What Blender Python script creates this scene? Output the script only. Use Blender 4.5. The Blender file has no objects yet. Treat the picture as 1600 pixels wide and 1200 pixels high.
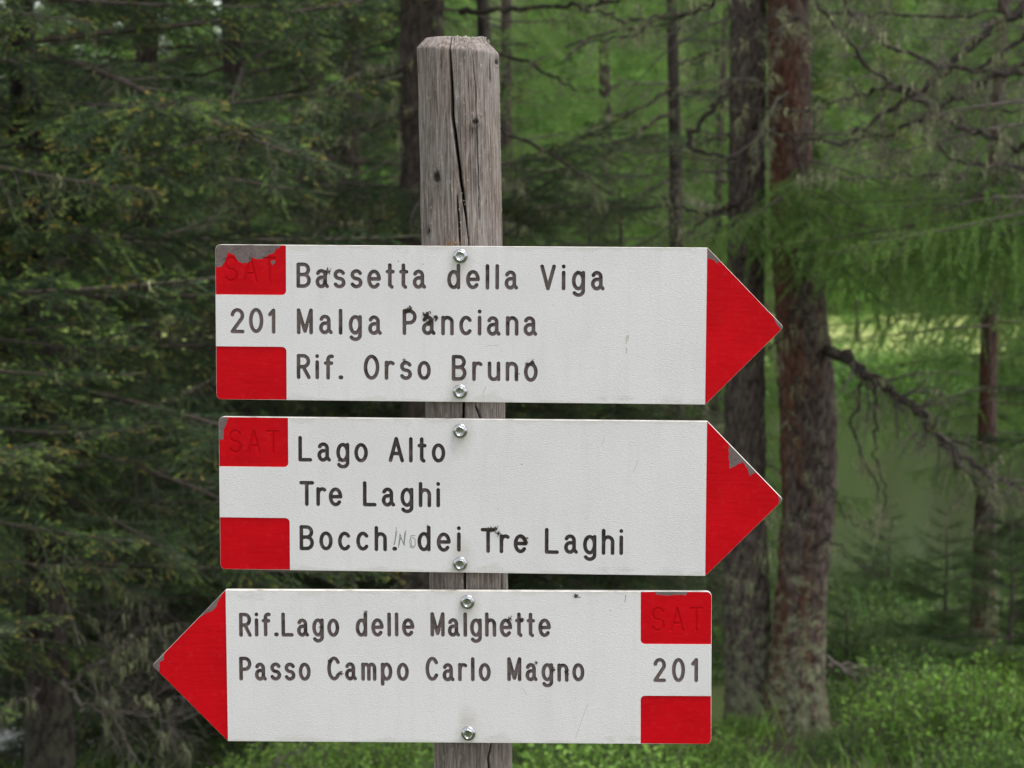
import bpy, math, random
import numpy as np
from mathutils import Vector, Matrix, Euler
from mathutils.geometry import delaunay_2d_cdt

# ------------------------------------------------------------------ camera, sky, sun, exposure
SC = bpy.context.scene
COL = SC.collection
RAD = math.radians
EYE = Vector((0.0, 0.0, 1.75))
PITCH = RAD(5.5)
FPX = 3209.0                      # focal length in pixels of a 1600 px wide picture

cam_data = bpy.data.cameras.new('camera')
cam = bpy.data.objects.new('camera', cam_data)
COL.objects.link(cam)
cam.location = EYE
cam.rotation_euler = (RAD(90) - PITCH, 0, 0)
cam_data.sensor_width = 36.0
cam_data.lens = 36.0 * FPX / 1600.0
cam_data.clip_start = 0.05
cam_data.clip_end = 2000.0
cam_data.dof.use_dof = True
cam_data.dof.focus_distance = 1.985
cam_data.dof.aperture_fstop = 13.5
cam_data.dof.aperture_blades = 7
SC.camera = cam

world = bpy.data.worlds.new('World')
SC.world = world
world.use_nodes = True
wn = world.node_tree
wn.nodes.clear()
SUN_DIR = Vector((0.46, -0.17, 1.20)).normalized()     # towards the sun
sky = wn.nodes.new('ShaderNodeTexSky')
sky.sky_type = 'NISHITA'
sky.sun_disc = False
sky.sun_elevation = math.asin(SUN_DIR.z)
sky.sun_rotation = math.atan2(SUN_DIR.x, SUN_DIR.y)
sky.dust_density = 1.0
hs = wn.nodes.new('ShaderNodeHueSaturation')           # thin overcast: much less blue
hs.inputs['Saturation'].default_value = 0.22
bg = wn.nodes.new('ShaderNodeBackground')
bg.inputs['Strength'].default_value = 0.14
wo = wn.nodes.new('ShaderNodeOutputWorld')
wn.links.new(sky.outputs[0], hs.inputs['Color'])
wn.links.new(hs.outputs[0], bg.inputs['Color'])
wn.links.new(bg.outputs[0], wo.inputs['Surface'])

sun_data = bpy.data.lights.new('sun', 'SUN')
sun_data.energy = 1.5
sun_data.angle = RAD(25)
sun_data.color = (1.0, 0.965, 0.92)
sun = bpy.data.objects.new('sun', sun_data)
COL.objects.link(sun)
sun.rotation_euler = SUN_DIR.to_track_quat('Z', 'Y').to_euler()
sun.location = (3, -4, 9)

vs = SC.view_settings
vs.view_transform = 'Standard'
vs.look = 'None'
vs.exposure = 1.17
vs.gamma = 1.0
vs.use_curve_mapping = False
SC.cycles.max_bounces = 5
SC.cycles.diffuse_bounces = 3
SC.cycles.glossy_bounces = 3
SC.cycles.transmission_bounces = 3
SC.cycles.use_denoising = True

# ------------------------------------------------------------------ helpers
FWD = Vector((0, math.cos(PITCH), -math.sin(PITCH)))
UPV = Vector((0, math.sin(PITCH), math.cos(PITCH)))
RGT = Vector((1, 0, 0))


def ray(x, y):
    return FWD + RGT * ((x - 800.0) / FPX) + UPV * ((600.0 - y) / FPX)


def at(x, y, dist):
    """world point seen at picture position (x, y) of a 1600x1200 frame, dist metres in front"""
    d = ray(x, y)
    return EYE + d * (dist / d.y)


def pxm(dist):
    """metres per picture pixel at that distance"""
    return dist / FPX


def tag(o, label=None, cat=None, group=None, kind=None):
    if label: o['label'] = label
    if cat: o['category'] = cat
    if group: o['group'] = group
    if kind: o['kind'] = kind
    return o


def empty(name, loc=(0, 0, 0), rot=(0, 0, 0)):
    o = bpy.data.objects.new(name, None)
    o.empty_display_size = 0.1
    COL.objects.link(o)
    o.location = loc
    o.rotation_euler = rot
    return o


def mk_mesh(name, verts, tris, mats, mi=None, smooth=False, attrs=None):
    """triangle mesh from arrays"""
    verts = np.asarray(verts, dtype=np.float32).reshape(-1, 3)
    tris = np.asarray(tris, dtype=np.int32).reshape(-1, 3)
    me = bpy.data.meshes.new(name)
    nt = len(tris)
    me.vertices.add(len(verts))
    me.vertices.foreach_set('co', verts.ravel())
    me.loops.add(nt * 3)
    me.loops.foreach_set('vertex_index', tris.ravel())
    me.polygons.add(nt)
    me.polygons.foreach_set('loop_start', np.arange(0, nt * 3, 3, dtype=np.int32))
    me.polygons.foreach_set('loop_total', np.full(nt, 3, dtype=np.int32))
    for m in (mats if isinstance(mats, (list, tuple)) else [mats]):
        me.materials.append(m)
    if mi is not None:
        me.polygons.foreach_set('material_index', np.asarray(mi, dtype=np.int32))
    me.polygons.foreach_set('use_smooth', np.full(nt, bool(smooth)))
    for k, v in (attrs or {}).items():
        a = me.attributes.new(k, 'FLOAT', 'POINT')
        a.data.foreach_set('value', np.asarray(v, dtype=np.float32))
    me.update(calc_edges=True)
    return me


def mk_obj(name, me, parent=None, loc=None, rot=None):
    o = bpy.data.objects.new(name, me)
    COL.objects.link(o)
    if parent: o.parent = parent
    if loc is not None: o.location = loc
    if rot is not None: o.rotation_euler = rot
    return o


class Bag:
    """collects triangles of many small shapes into one mesh"""
    def __init__(self):
        self.v, self.t, self.m, self.a, self.n = [], [], [], [], 0

    def add(self, v, t, mat=0, attr=0.0):
        v = np.asarray(v, dtype=np.float32).reshape(-1, 3)
        t = np.asarray(t, dtype=np.int32).reshape(-1, 3)
        self.v.append(v); self.t.append(t + self.n)
        self.m.append(np.full(len(t), mat, dtype=np.int32))
        self.a.append(np.broadcast_to(np.asarray(attr, dtype=np.float32), (len(v),)))
        self.n += len(v)

    def arrays(self):
        return np.concatenate(self.v), np.concatenate(self.t), np.concatenate(self.m), np.concatenate(self.a)

    def mesh(self, name, mats, smooth=False, attr_name='tip'):
        v, t, m, a = self.arrays()
        return mk_mesh(name, v, t, mats, m, smooth, {attr_name: a})


def hash01(ix, iy, iz, seed):
    h = (ix.astype(np.int64) * 374761393 + iy.astype(np.int64) * 668265263 + iz.astype(np.int64) * 2147483647 + seed * 1274126177) & 0xffffffff
    h = ((h ^ (h >> 13)) * 1274126177) & 0xffffffff
    h = ((h ^ (h >> 16)) * 2246822519) & 0xffffffff
    return ((h ^ (h >> 15)) & 0xffffff) / float(0xffffff)


def vnoise(x, y, z, seed=0):
    """smooth value noise in 0..1"""
    x, y, z = np.broadcast_arrays(np.asarray(x, float), np.asarray(y, float), np.asarray(z, float))
    ix, iy, iz = np.floor(x).astype(int), np.floor(y).astype(int), np.floor(z).astype(int)
    fx, fy, fz = x - ix, y - iy, z - iz
    fx, fy, fz = fx * fx * (3 - 2 * fx), fy * fy * (3 - 2 * fy), fz * fz * (3 - 2 * fz)
    r = 0
    for dx in (0, 1):
        for dy in (0, 1):
            for dz in (0, 1):
                w = (fx if dx else 1 - fx) * (fy if dy else 1 - fy) * (fz if dz else 1 - fz)
                r = r + w * hash01(ix + dx, iy + dy, iz + dz, seed)
    return r


def fbm(x, y, z, seed=0, oct=4):
    r, a, s = 0, 0.5, 0
    for i in range(oct):
        r = r + a * vnoise(np.asarray(x) * 2 ** i, np.asarray(y) * 2 ** i, np.asarray(z) * 2 ** i, seed + i * 17)
        s += a; a *= 0.5
    return r / s


def tube(path, rad, sides=6, cap=True):
    """tapered tube along a polyline"""
    p = np.asarray(path, dtype=float); n = len(p)
    rad = np.broadcast_to(np.asarray(rad, float), (n,))
    t = np.gradient(p, axis=0)
    t /= np.linalg.norm(t, axis=1)[:, None] + 1e-12
    ref = np.array([0, 0, 1.0]) if abs(t[:, 2]).mean() < 0.8 else np.array([1.0, 0, 0])
    u = np.cross(t, ref); u /= np.linalg.norm(u, axis=1)[:, None] + 1e-12
    w = np.cross(t, u)
    a = np.linspace(0, 2 * np.pi, sides, endpoint=False)
    v = p[:, None, :] + rad[:, None, None] * (np.cos(a)[None, :, None] * u[:, None, :] + np.sin(a)[None, :, None] * w[:, None, :])
    v = v.reshape(-1, 3)
    i, j = np.meshgrid(np.arange(n - 1), np.arange(sides), indexing='ij')
    a0 = (i * sides + j).ravel(); a1 = (i * sides + (j + 1) % sides).ravel()
    b0, b1 = a0 + sides, a1 + sides
    tr = np.concatenate([np.stack([a0, a1, b1], 1), np.stack([a0, b1, b0], 1)])
    if cap:
        v = np.concatenate([v, p[:1], p[-1:]])
        c0, c1 = n * sides, n * sides + 1
        k = np.arange(sides); k2 = (k + 1) % sides
        tr = np.concatenate([tr, np.stack([np.full(sides, c0), k2, k], 1),
                             np.stack([np.full(sides, c1), (n - 1) * sides + k, (n - 1) * sides + k2], 1)])
    return v, tr


def resample(pts, n):
    """smooth curve through the points"""
    p = np.asarray(pts, float)
    d = np.concatenate([[0], np.cumsum(np.linalg.norm(np.diff(p, axis=0), axis=1))])
    s = np.linspace(0, d[-1], n)
    out = np.stack([np.interp(s, d, p[:, k]) for k in range(p.shape[1])], 1)
    for _ in range(2):
        out[1:-1] = 0.25 * out[:-2] + 0.5 * out[1:-1] + 0.25 * out[2:]
    return out


# ------------------------------------------------------------------ materials
class NT:
    def __init__(self, name):
        self.m = bpy.data.materials.new(name)
        self.m.use_nodes = True
        self.t = self.m.node_tree
        self.b = self.t.nodes['Principled BSDF']
        self.o = self.t.nodes['Material Output']

    def n(self, typ, **kw):
        nd = self.t.nodes.new('ShaderNode' + typ)
        for k, v in kw.items():
            setattr(nd, k, v)
        return nd

    def link(self, a, b):
        self.t.links.new(a, b)

    def setin(self, sock, v):
        if hasattr(v, 'is_linked') or isinstance(v, bpy.types.NodeSocket):
            self.link(v, sock)
        else:
            if isinstance(v, (tuple, list)) and len(v) == 3 and sock.type == 'RGBA':
                v = (*v, 1.0)
            sock.default_value = v

    def coord(self, scale=(1, 1, 1), which='Object'):
        tc = self.n('TexCoord'); mp = self.n('Mapping')
        mp.inputs['Scale'].default_value = scale
        self.link(tc.outputs[which], mp.inputs['Vector'])
        return mp.outputs[0]

    def noise(self, vec, scale, detail=4, rough=0.55, dist=0.0):
        nd = self.n('TexNoise')
        self.link(vec, nd.inputs['Vector'])
        nd.inputs['Scale'].default_value = scale
        nd.inputs['Detail'].default_value = detail
        nd.inputs['Roughness'].default_value = rough
        nd.inputs['Distortion'].default_value = dist
        return nd.outputs['Fac']

    def ramp(self, fac, stops):
        nd = self.n('ValToRGB')
        e = nd.color_ramp.elements
        while len(e) < len(stops): e.new(0.5)
        for k, (p, c) in enumerate(stops):
            e[k].position = p
            e[k].color = (*c, 1.0) if isinstance(c, (tuple, list)) else (c, c, c, 1.0)
        self.link(fac, nd.inputs[0])
        return nd.outputs[0]

    def mix(self, fac, a, b, typ='MIX'):
        nd = self.n('MixRGB', blend_type=typ)
        self.setin(nd.inputs[0], fac); self.setin(nd.inputs[1], a); self.setin(nd.inputs[2], b)
        return nd.outputs[0]

    def math(self, op, a, b=0.0):
        nd = self.n('Math', operation=op)
        self.setin(nd.inputs[0], a); self.setin(nd.inputs[1], b)
        return nd.outputs[0]

    def attr(self, name):
        nd = self.n('Attribute'); nd.attribute_name = name
        return nd.outputs['Fac']

    def rnd(self):
        return self.n('ObjectInfo').outputs['Random']

    def bump(self, h, strength=0.3, dist=0.001, prev=None):
        nd = self.n('Bump')
        nd.inputs['Strength'].default_value = strength
        nd.inputs['Distance'].default_value = dist
        self.link(h, nd.inputs['Height'])
        if prev is not None: self.link(prev, nd.inputs['Normal'])
        return nd.outputs[0]

    def done(self, color=None, rough=0.6, normal=None, metallic=0.0, spec=None):
        b = self.b
        if color is not None: self.setin(b.inputs['Base Color'], color)
        self.setin(b.inputs['Roughness'], rough)
        b.inputs['Metallic'].default_value = metallic
        if spec is not None: b.inputs['Specular IOR Level'].default_value = spec
        if normal is not None: self.link(normal, b.inputs['Normal'])
        return self.m


def mat_white():
    k = NT('sign_white_laminate')
    c = k.coord(); cs = k.coord((1, 1, 2.6))
    big = k.noise(c, 9, 4, 0.6)
    fine = k.noise(cs, 420, 3, 0.6)
    col = k.ramp(big, [(0.3, (0.635, 0.600, 0.600)), (0.55, (0.680, 0.650, 0.652)), (0.8, (0.695, 0.668, 0.671))])
    speck = k.ramp(k.noise(c, 95, 2, 0.5), [(0.0, (0, 0, 0)), (0.18, (0, 0, 0)), (0.215, (1, 1, 1))])
    col = k.mix(k.math('MULTIPLY', k.math('SUBTRACT', 1.0, speck), 0.35), col, (0.25, 0.22, 0.19))
    streak = k.ramp(k.noise(k.coord((14, 1, 1.6)), 5, 5, 0.65), [(0.50, 0.0), (0.78, 1.0)])
    col = k.mix(k.math('MULTIPLY', streak, 0.16), col, (0.42, 0.39, 0.33))
    col = k.mix(0.08, col, k.ramp(fine, [(0.32, (0.42, 0.41, 0.40)), (0.68, (1.0, 0.99, 0.98))]))
    # grime that washed out from under the bolts and gathered along the rims
    sx = k.n('SeparateXYZ'); k.link(c, sx.inputs[0])
    zb = k.math('SUBTRACT', k.math('ABSOLUTE', sx.outputs[2]), 0.0635)
    low = k.math('MULTIPLY', k.math('ADD', zb, 0.004), 0.55)
    dd = k.math('SQRT', k.math('ADD', k.math('POWER', sx.outputs[0], 2.0), k.math('POWER', low, 2.0)))
    st = k.ramp(k.math('ADD', k.math('MULTIPLY', dd, 42.0), k.math('MULTIPLY', k.noise(c, 120, 4, 0.7), 0.55)), [(0.42, 1.0), (0.86, 0.0)])
    rim = k.ramp(k.math('ADD', k.math('MULTIPLY', k.math('ABSOLUTE', sx.outputs[2]), 10.0), k.math('MULTIPLY', k.noise(k.coord((0.3, 1, 1)), 70, 5, 0.7), 0.5)), [(0.955, 0.0), (1.0, 1.0)])
    col = k.mix(k.math('MULTIPLY', st, 0.34), col, (0.33, 0.28, 0.21))
    col = k.mix(k.math('MULTIPLY', rim, 0.22), col, (0.36, 0.32, 0.25))
    nb = k.bump(fine, 0.6, 0.0007)
    return k.done(col, 0.42, nb, spec=0.35)


def mat_core(name, dark=0.0):
    k = NT(name)
    c = k.coord()
    n1 = k.noise(c, 75, 5, 0.6)
    n2 = k.noise(c, 420, 3, 0.6)
    a = (0.172, 0.132, 0.126); b = (0.124, 0.094, 0.090); d = (0.020, 0.015, 0.012)
    col = k.ramp(n1, [(0.30 + dark, d), (0.40 + dark, b), (0.62 + dark, a)])
    col = k.mix(0.35, col, k.ramp(n2, [(0.3, (0.06, 0.045, 0.042)), (0.7, (0.2, 0.16, 0.15))]))
    return k.done(col, 0.75, k.bump(n2, 0.4, 0.0004), spec=0.25)


def mat_red():
    k = NT('sign_red_paint')
    cs = k.coord((0.16, 1, 1))
    stroke = k.noise(cs, 260, 4, 0.6, 0.3)
    big = k.noise(k.coord(), 22, 3, 0.6)
    col = k.ramp(big, [(0.3, (0.455, 0.0018, 0.006)), (0.7, (0.555, 0.0025, 0.008))])
    fade = k.ramp(k.noise(k.coord(), 130, 3, 0.7), [(0.55, 0.0), (0.75, 1.0)])
    scr = k.ramp(k.noise(k.coord((0.05, 1, 1)), 900, 2, 0.5), [(0.70, 0.0), (0.74, 1.0)])
    col = k.mix(k.math('MULTIPLY', scr, 0.22), col, (0.30, 0.01, 0.012))
    dirt = k.ramp(k.noise(k.coord(), 45, 6, 0.75), [(0.58, 0.0), (0.75, 1.0)])
    col = k.mix(k.math('MULTIPLY', dirt, 0.20), col, (0.22, 0.02, 0.018))
    col = k.mix(k.math('MULTIPLY', fade, 0.25), col, (0.62, 0.03, 0.03))
    return k.done(col, 0.5, k.bump(stroke, 0.45, 0.0006), spec=0.07)


def mat_edge():
    k = NT('sign_edge_cream')
    n = k.noise(k.coord((1, 1, 1)), 38, 5, 0.7)
    col = k.ramp(n, [(0.30, (0.16, 0.12, 0.10)), (0.42, (0.50, 0.46, 0.40)), (0.6, (0.74, 0.70, 0.64))])
    return k.done(col, 0.6, spec=0.3)


def mat_plain(name, col, rough=0.7, metallic=0.0, var=0.0, scale=60):
    k = NT(name)
    if var > 0:
        n = k.noise(k.coord(), scale, 4, 0.6)
        lo = tuple(x * (1 - var) for x in col); hi = tuple(min(1, x * (1 + var)) for x in col)
        return k.done(k.ramp(n, [(0.3, lo), (0.7, hi)]), rough, metallic=metallic)
    return k.done(col, rough, metallic=metallic)


def mat_zinc():
    k = NT('bolt_zinc')
    n = k.noise(k.coord(), 350, 3, 0.6)
    col = k.ramp(n, [(0.3, (0.36, 0.36, 0.37)), (0.7, (0.52, 0.52, 0.53))])
    return k.done(col, k.ramp(n, [(0.3, 0.16), (0.7, 0.30)]), metallic=1.0)


def mat_post():
    k = NT('weathered_post_wood')
    cg = k.coord((1, 1, 0.07)); cm = k.coord((1, 1, 0.12)); c = k.coord()
    grain = k.noise(cg, 420, 6, 0.7, 0.4)
    band = k.noise(cm, 60, 4, 0.6, 0.6)
    patch = k.noise(c, 14, 4, 0.6)
    col = k.ramp(grain, [(0.30, (0.060, 0.047, 0.043)), (0.44, (0.178, 0.146, 0.133)), (0.66, (0.375, 0.325, 0.295))])
    warm = k.ramp(band, [(0.42, 0.0), (0.68, 1.0)])
    col = k.mix(k.math('MULTIPLY', warm, 0.18), col, (0.26, 0.165, 0.095))
    pale = k.ramp(patch, [(0.46, 0.0), (0.64, 1.0)])
    col = k.mix(k.math('MULTIPLY', pale, 0.55), col, k.mix(grain, (0.20, 0.172, 0.168), (0.47, 0.425, 0.395)))
    sep = k.n('SeparateXYZ'); k.link(c, sep.inputs[0])
    east = k.ramp(k.math('ADD', k.math('MULTIPLY', sep.outputs[0], 9.0), 0.35), [(0.35, 0.0), (0.75, 1.0)])
    col = k.mix(k.math('MULTIPLY', east, 0.42), col, k.mix(grain, (0.24, 0.20, 0.16), (0.58, 0.52, 0.44)))     # light from the right, painted into the wood colour
    moss = k.ramp(k.noise(c, 75, 4, 0.7), [(0.68, 0.0), (0.76, 1.0)])
    col = k.mix(k.math('MULTIPLY', moss, 0.5), col, (0.20, 0.19, 0.10))
    blot = k.ramp(k.noise(k.coord((1, 1, 0.35)), 48, 6, 0.72, 0.5), [(0.50, 0.0), (0.66, 1.0)])
    col = k.mix(k.math('MULTIPLY', blot, 0.62), col, k.mix(grain, (0.045, 0.034, 0.030), (0.17, 0.135, 0.12)))
    fleck = k.ramp(k.noise(k.coord((1, 1, 0.3)), 330, 4, 0.75), [(0.60, 0.0), (0.68, 1.0)])
    col = k.mix(k.math('MULTIPLY', fleck, 0.6), col, (0.56, 0.53, 0.48))
    col = k.mix(k.attr('dark'), col, (0.018, 0.014, 0.011))
    return k.done(col, 0.85, k.bump(grain, 1.0, 0.0022), spec=0.2)


def mat_bark(name, plate, fissure, lichen=0.0, red=0.0):
    k = NT(name)
    cs = k.coord((1, 1, 0.38)); c = k.coord()
    f = k.attr('relief')
    n = k.noise(cs, 46, 6, 0.7, 0.8)
    h = k.math('ADD', k.math('MULTIPLY', f, 0.42), k.math('MULTIPLY', n, 0.62))
    col = k.ramp(h, [(0.30, fissure), (0.48, tuple(0.5 * (a + b) for a, b in zip(plate, fissure))), (0.75, plate)])
    if red > 0:
        sp = k.n('SeparateXYZ'); k.link(c, sp.inputs[0])
        r = k.ramp(k.math('ADD', k.noise(k.coord((1, 1, 0.14)), 8, 4, 0.65), k.math('MULTIPLY', sp.outputs[0], -0.9)), [(0.46, 0.0), (0.60, 1.0)])
        col = k.mix(k.math('MULTIPLY', r, red), col, k.mix(h, (0.030, 0.012, 0.008), (0.20, 0.080, 0.048)))
    if lichen > 0:
        sl = k.n('SeparateXYZ'); k.link(c, sl.inputs[0])
        foot = k.math('MULTIPLY', k.math('MAXIMUM', k.math('SUBTRACT', 1.0, k.math('MULTIPLY', sl.outputs[2], 0.9)), 0.0), 0.17)
        l = k.ramp(k.math('ADD', k.noise(c, 19, 6, 0.78), foot), [(0.57, 0.0), (0.66, 1.0)])
        col = k.mix(k.math('MULTIPLY', l, lichen), col, k.mix(n, (0.14, 0.16, 0.08), (0.34, 0.36, 0.22)))
    return k.done(col, 0.9, k.bump(n, 0.8, 0.012), spec=0.15)


def mat_needles(name, dark, light, tip1, tip2, transl=0.0):
    k = NT(name)
    n = k.noise(k.coord(), 9, 3, 0.6)
    r = k.rnd()
    base = k.mix(k.math('ADD', k.math('MULTIPLY', n, 0.7), k.math('MULTIPLY', r, 0.3)), dark, light)
    tipc = k.mix(k.ramp(k.noise(k.coord(), 6, 2, 0.5), [(0.53, 0.0), (0.64, 1.0)]), tip1, tip2)
    col = k.mix(k.attr('tip'), base, tipc)
    k.done(col, 0.55, spec=0.25)
    if transl > 0:
        tr = k.n('BsdfTranslucent'); k.link(col, tr.inputs[0])
        mx = k.n('MixShader'); mx.inputs[0].default_value = transl
        k.link(k.b.outputs[0], mx.inputs[1]); k.link(tr.outputs[0], mx.inputs[2])
        k.link(mx.outputs[0], k.o.inputs['Surface'])
    return k.m


def mat_bough():
    k = NT('lichen_crusted_bough')
    c = k.coord()
    n = k.noise(c, 24, 5, 0.7)
    col = k.ramp(n, [(0.3, (0.018, 0.014, 0.012)), (0.6, (0.065, 0.053, 0.047)), (0.8, (0.17, 0.145, 0.13))])
    l = k.ramp(k.noise(c, 13, 6, 0.8), [(0.54, 0.0), (0.62, 1.0)])
    col = k.mix(k.math('MULTIPLY', l, 0.75), col, k.mix(n, (0.16, 0.17, 0.08), (0.34, 0.33, 0.17)))
    return k.done(col, 0.95, k.bump(n, 1.0, 0.01), spec=0.1)


M = dict(
    white=mat_white(), core=mat_core('sign_core_brown'), groove=mat_core('sign_groove_brown', 0.08), groove_dark=mat_core('sign_groove_dark', 0.25), groove_clean=mat_core('sign_groove_clean', -0.10), red=mat_red(), edge=mat_edge(),
    pencil=mat_plain('pencil_graphite', (0.20, 0.20, 0.21), 0.6), scuff=mat_plain('sign_scuff', (0.47, 0.44, 0.40), 0.7, var=0.25, scale=300),
    zinc=mat_zinc(), post=mat_post(), tuft=mat_plain('dark_moss', (0.045, 0.033, 0.022), 0.95, var=0.5, scale=900),
    crust=mat_plain('pale_lichen_crust', (0.33, 0.33, 0.24), 0.95, var=0.4, scale=400), orange=mat_plain('orange_lichen', (0.45, 0.22, 0.03), 0.95, var=0.4, scale=500),
)

# ------------------------------------------------------------------ engraved single-stroke lettering
def arc(cx, cy, rx, ry, a0, a1, n=14):
    a = np.radians(np.linspace(a0, a1, n))
    return [(cx + rx * math.cos(t), cy + ry * math.sin(t)) for t in a]


XH = 0.72
GLYPH = {   # char: (width, strokes); capital height is 1
    'B': (.50, [[(0, 0), (0, 1), (.25, 1)] + arc(.25, .765, .22, .235, 90, -90, 10) + [(0, .53)], [(.25, .53)] + arc(.25, .265, .25, .265, 90, -90, 10) + [(0, 0)]]),
    'P': (.47, [[(0, 0), (0, 1), (.22, 1)] + arc(.22, .735, .25, .265, 90, -90, 12) + [(0, .47)]]),
    'R': (.48, [[(0, 0), (0, 1), (.22, 1)] + arc(.22, .745, .24, .255, 90, -90, 12) + [(0, .49)], [(.22, .49), (.48, 0)]]),
    'M': (.56, [[(0, 0), (0, 1), (.28, .06), (.56, 1), (.56, 0)]]),
    'V': (.54, [[(0, 1), (.27, 0), (.54, 1)]]),
    'O': (.56, [arc(.28, .5, .28, .5, 0, 360, 30)]),
    'L': (.46, [[(0, 1), (0, 0), (.46, 0)]]),
    'A': (.54, [[(0, 0), (.27, 1), (.54, 0)], [(.10, .32), (.44, .32)]]),
    'T': (.52, [[(0, 1), (.52, 1)], [(.26, 1), (.26, 0)]]),
    'C': (.52, [arc(.27, .5, .27, .5, 38, 322, 24)]),
    'S': (.50, [arc(.25, .745, .24, .255, 25, 270, 14) + arc(.25, .25, .25, .25, 90, -155, 14)]),
    'a': (.45, [arc(.185, XH - .19, .175, .19, 158, 0, 10) + [(.36, .12), (.45, 0.01)], [(.36, .42), (.2, .42)] + arc(.18, .21, .18, .21, 90, 290, 12) + [(.36, .13)]]),
    's': (.40, [arc(.20, .545, .19, .175, 25, 270, 12) + arc(.20, .185, .20, .185, 90, -155, 12)]),
    'e': (.47, [[(.01, .37), (.46, .37)] + arc(.235, .36, .235, .36, 2, 318, 24)]),
    't': (.25, [[(.11, 1), (.11, .08), (.2, 0)], [(0, .70), (.25, .70)]]),
    'd': (.43, [[(.43, 1), (.43, 0)], arc(.215, .36, .215, .36, 0, 360, 26)]),
    'l': (.0, [[(0, 1), (0, 0)]]),
    'i': (.0, [[(0, XH), (0, 0)], [(0, .985), (0, 1.0)]]),
    'g': (.43, [[(.43, XH), (.43, -.10)] + arc(.22, -.10, .21, .19, 0, -150, 12), arc(.215, .36, .215, .36, 0, 360, 26)]),
    'n': (.40, [[(0, XH), (0, 0)], [(0, .50)] + arc(.2, .50, .2, .22, 150, 0, 10) + [(.40, 0)]]),
    'm': (.62, [[(0, XH), (0, 0)], [(0, .54)] + arc(.155, .55, .155, .17, 150, 0, 9) + [(.31, 0)], [(.31, .54)] + arc(.465, .55, .155, .17, 150, 0, 9) + [(.62, 0)]]),
    'h': (.40, [[(0, 1), (0, 0)], [(0, .50)] + arc(.2, .50, .2, .22, 150, 0, 10) + [(.40, 0)]]),
    'u': (.40, [[(0, XH), (0, .22)] + arc(.2, .22, .2, .22, 180, 330, 10), [(.40, XH), (.40, 0)]]),
    'c': (.43, [arc(.225, .36, .225, .36, 42, 318, 22)]),
    'o': (.45, [arc(.225, .36, .225, .36, 0, 360, 26)]),
    'r': (.30, [[(0, XH), (0, 0)], [(0, .46)] + arc(.19, .48, .19, .24, 150, 55, 8)]),
    'p': (.43, [[(0, XH), (0, -.24)], arc(.215, .36, .215, .36, 0, 360, 26)]),
    'f': (.30, [arc(.25, .83, .14, .17, 70, 180, 8) + [(.11, 0)], [(0, .68), (.27, .68)]]),
    '.': (.03, [[(.0, .02), (.03, .02)]]),
    '2': (.48, [arc(.24, .74, .235, .26, 172, -25, 14) + [(.0, .0), (.48, 0)]]),
    '0': (.50, [arc(.25, .5, .25, .5, 0, 360, 28)]),
    '1': (.17, [[(0, .80), (.17, 1), (.17, 0)]]),
}


def seg_dist(px, py, strokes):
    """distance of points to a set of polylines"""
    d = np.full(np.shape(px), 1e9)
    for s in strokes:
        s = np.asarray(s, float)
        for (ax, ay), (bx, by) in zip(s[:-1], s[1:]):
            vx, vy = bx - ax, by - ay
            L2 = vx * vx + vy * vy + 1e-12
            t = np.clip(((px - ax) * vx + (py - ay) * vy) / L2, 0, 1)
            d = np.minimum(d, np.hypot(px - ax - t * vx, py - ay - t * vy))
    return d


def contours(strokes, r, step):
    """closed loops where the distance to the strokes equals r (marching squares)"""
    allp = np.concatenate([np.asarray(s, float) for s in strokes])
    x0, y0 = allp.min(0) - r - 2 * step; x1, y1 = allp.max(0) + r + 2 * step
    nx, ny = int((x1 - x0) / step) + 2, int((y1 - y0) / step) + 2
    gx = x0 + np.arange(nx) * step; gy = y0 + np.arange(ny) * step
    f = seg_dist(*np.meshgrid(gx, gy, indexing='ij'), strokes) - r
    f = np.where(np.abs(f) < 1e-6, 1e-6, f)
    ins = f < 0
    def ept(e):
        k, i, j = e
        if k == 0:
            t = f[i, j] / (f[i, j] - f[i + 1, j]); return (gx[i] + t * step, gy[j])
        t = f[i, j] / (f[i, j] - f[i, j + 1]); return (gx[i], gy[j] + t * step)
    nxt = {}
    code = ins[:-1, :-1] * 1 + ins[1:, :-1] * 2 + ins[1:, 1:] * 4 + ins[:-1, 1:] * 8
    for i, j in zip(*np.nonzero((code > 0) & (code < 15))):
        c = code[i, j]
        B, Rr, T, L = (0, i, j), (1, i + 1, j), (0, i, j + 1), (1, i, j)
        segs = {1: [(L, B)], 2: [(B, Rr)], 3: [(L, Rr)], 4: [(Rr, T)], 5: [(L, B), (Rr, T)], 6: [(B, T)], 7: [(L, T)],
                8: [(T, L)], 9: [(T, B)], 10: [(B, Rr), (T, L)], 11: [(T, Rr)], 12: [(Rr, L)], 13: [(Rr, B)], 14: [(B, L)]}[int(c)]
        for a, b in segs: nxt[a] = b
    loops = []
    while nxt:
        a = next(iter(nxt)); loop = []
        while a in nxt:
            loop.append(ept(a)); a = nxt.pop(a)
        if len(loop) > 5:
            out = [loop[0]]
            for q in loop[1:]:
                if math.hypot(q[0] - out[-1][0], q[1] - out[-1][1]) > step * 0.35: out.append(q)
            if math.hypot(out[0][0] - out[-1][0], out[0][1] - out[-1][1]) < step * 0.35: out.pop()
            if len(out) > 4: loops.append(out)
    return loops


def in_poly(px, py, poly):
    poly = np.asarray(poly, float); r = np.zeros(np.shape(px), bool); n = len(poly)
    for i in range(n):
        (x1, y1), (x2, y2) = poly[i], poly[(i + 1) % n]
        c = ((y1 > py) != (y2 > py)) & (px < (x2 - x1) * (py - y1) / (y2 - y1 + 1e-12) + x1)
        r ^= c
    return r


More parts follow.
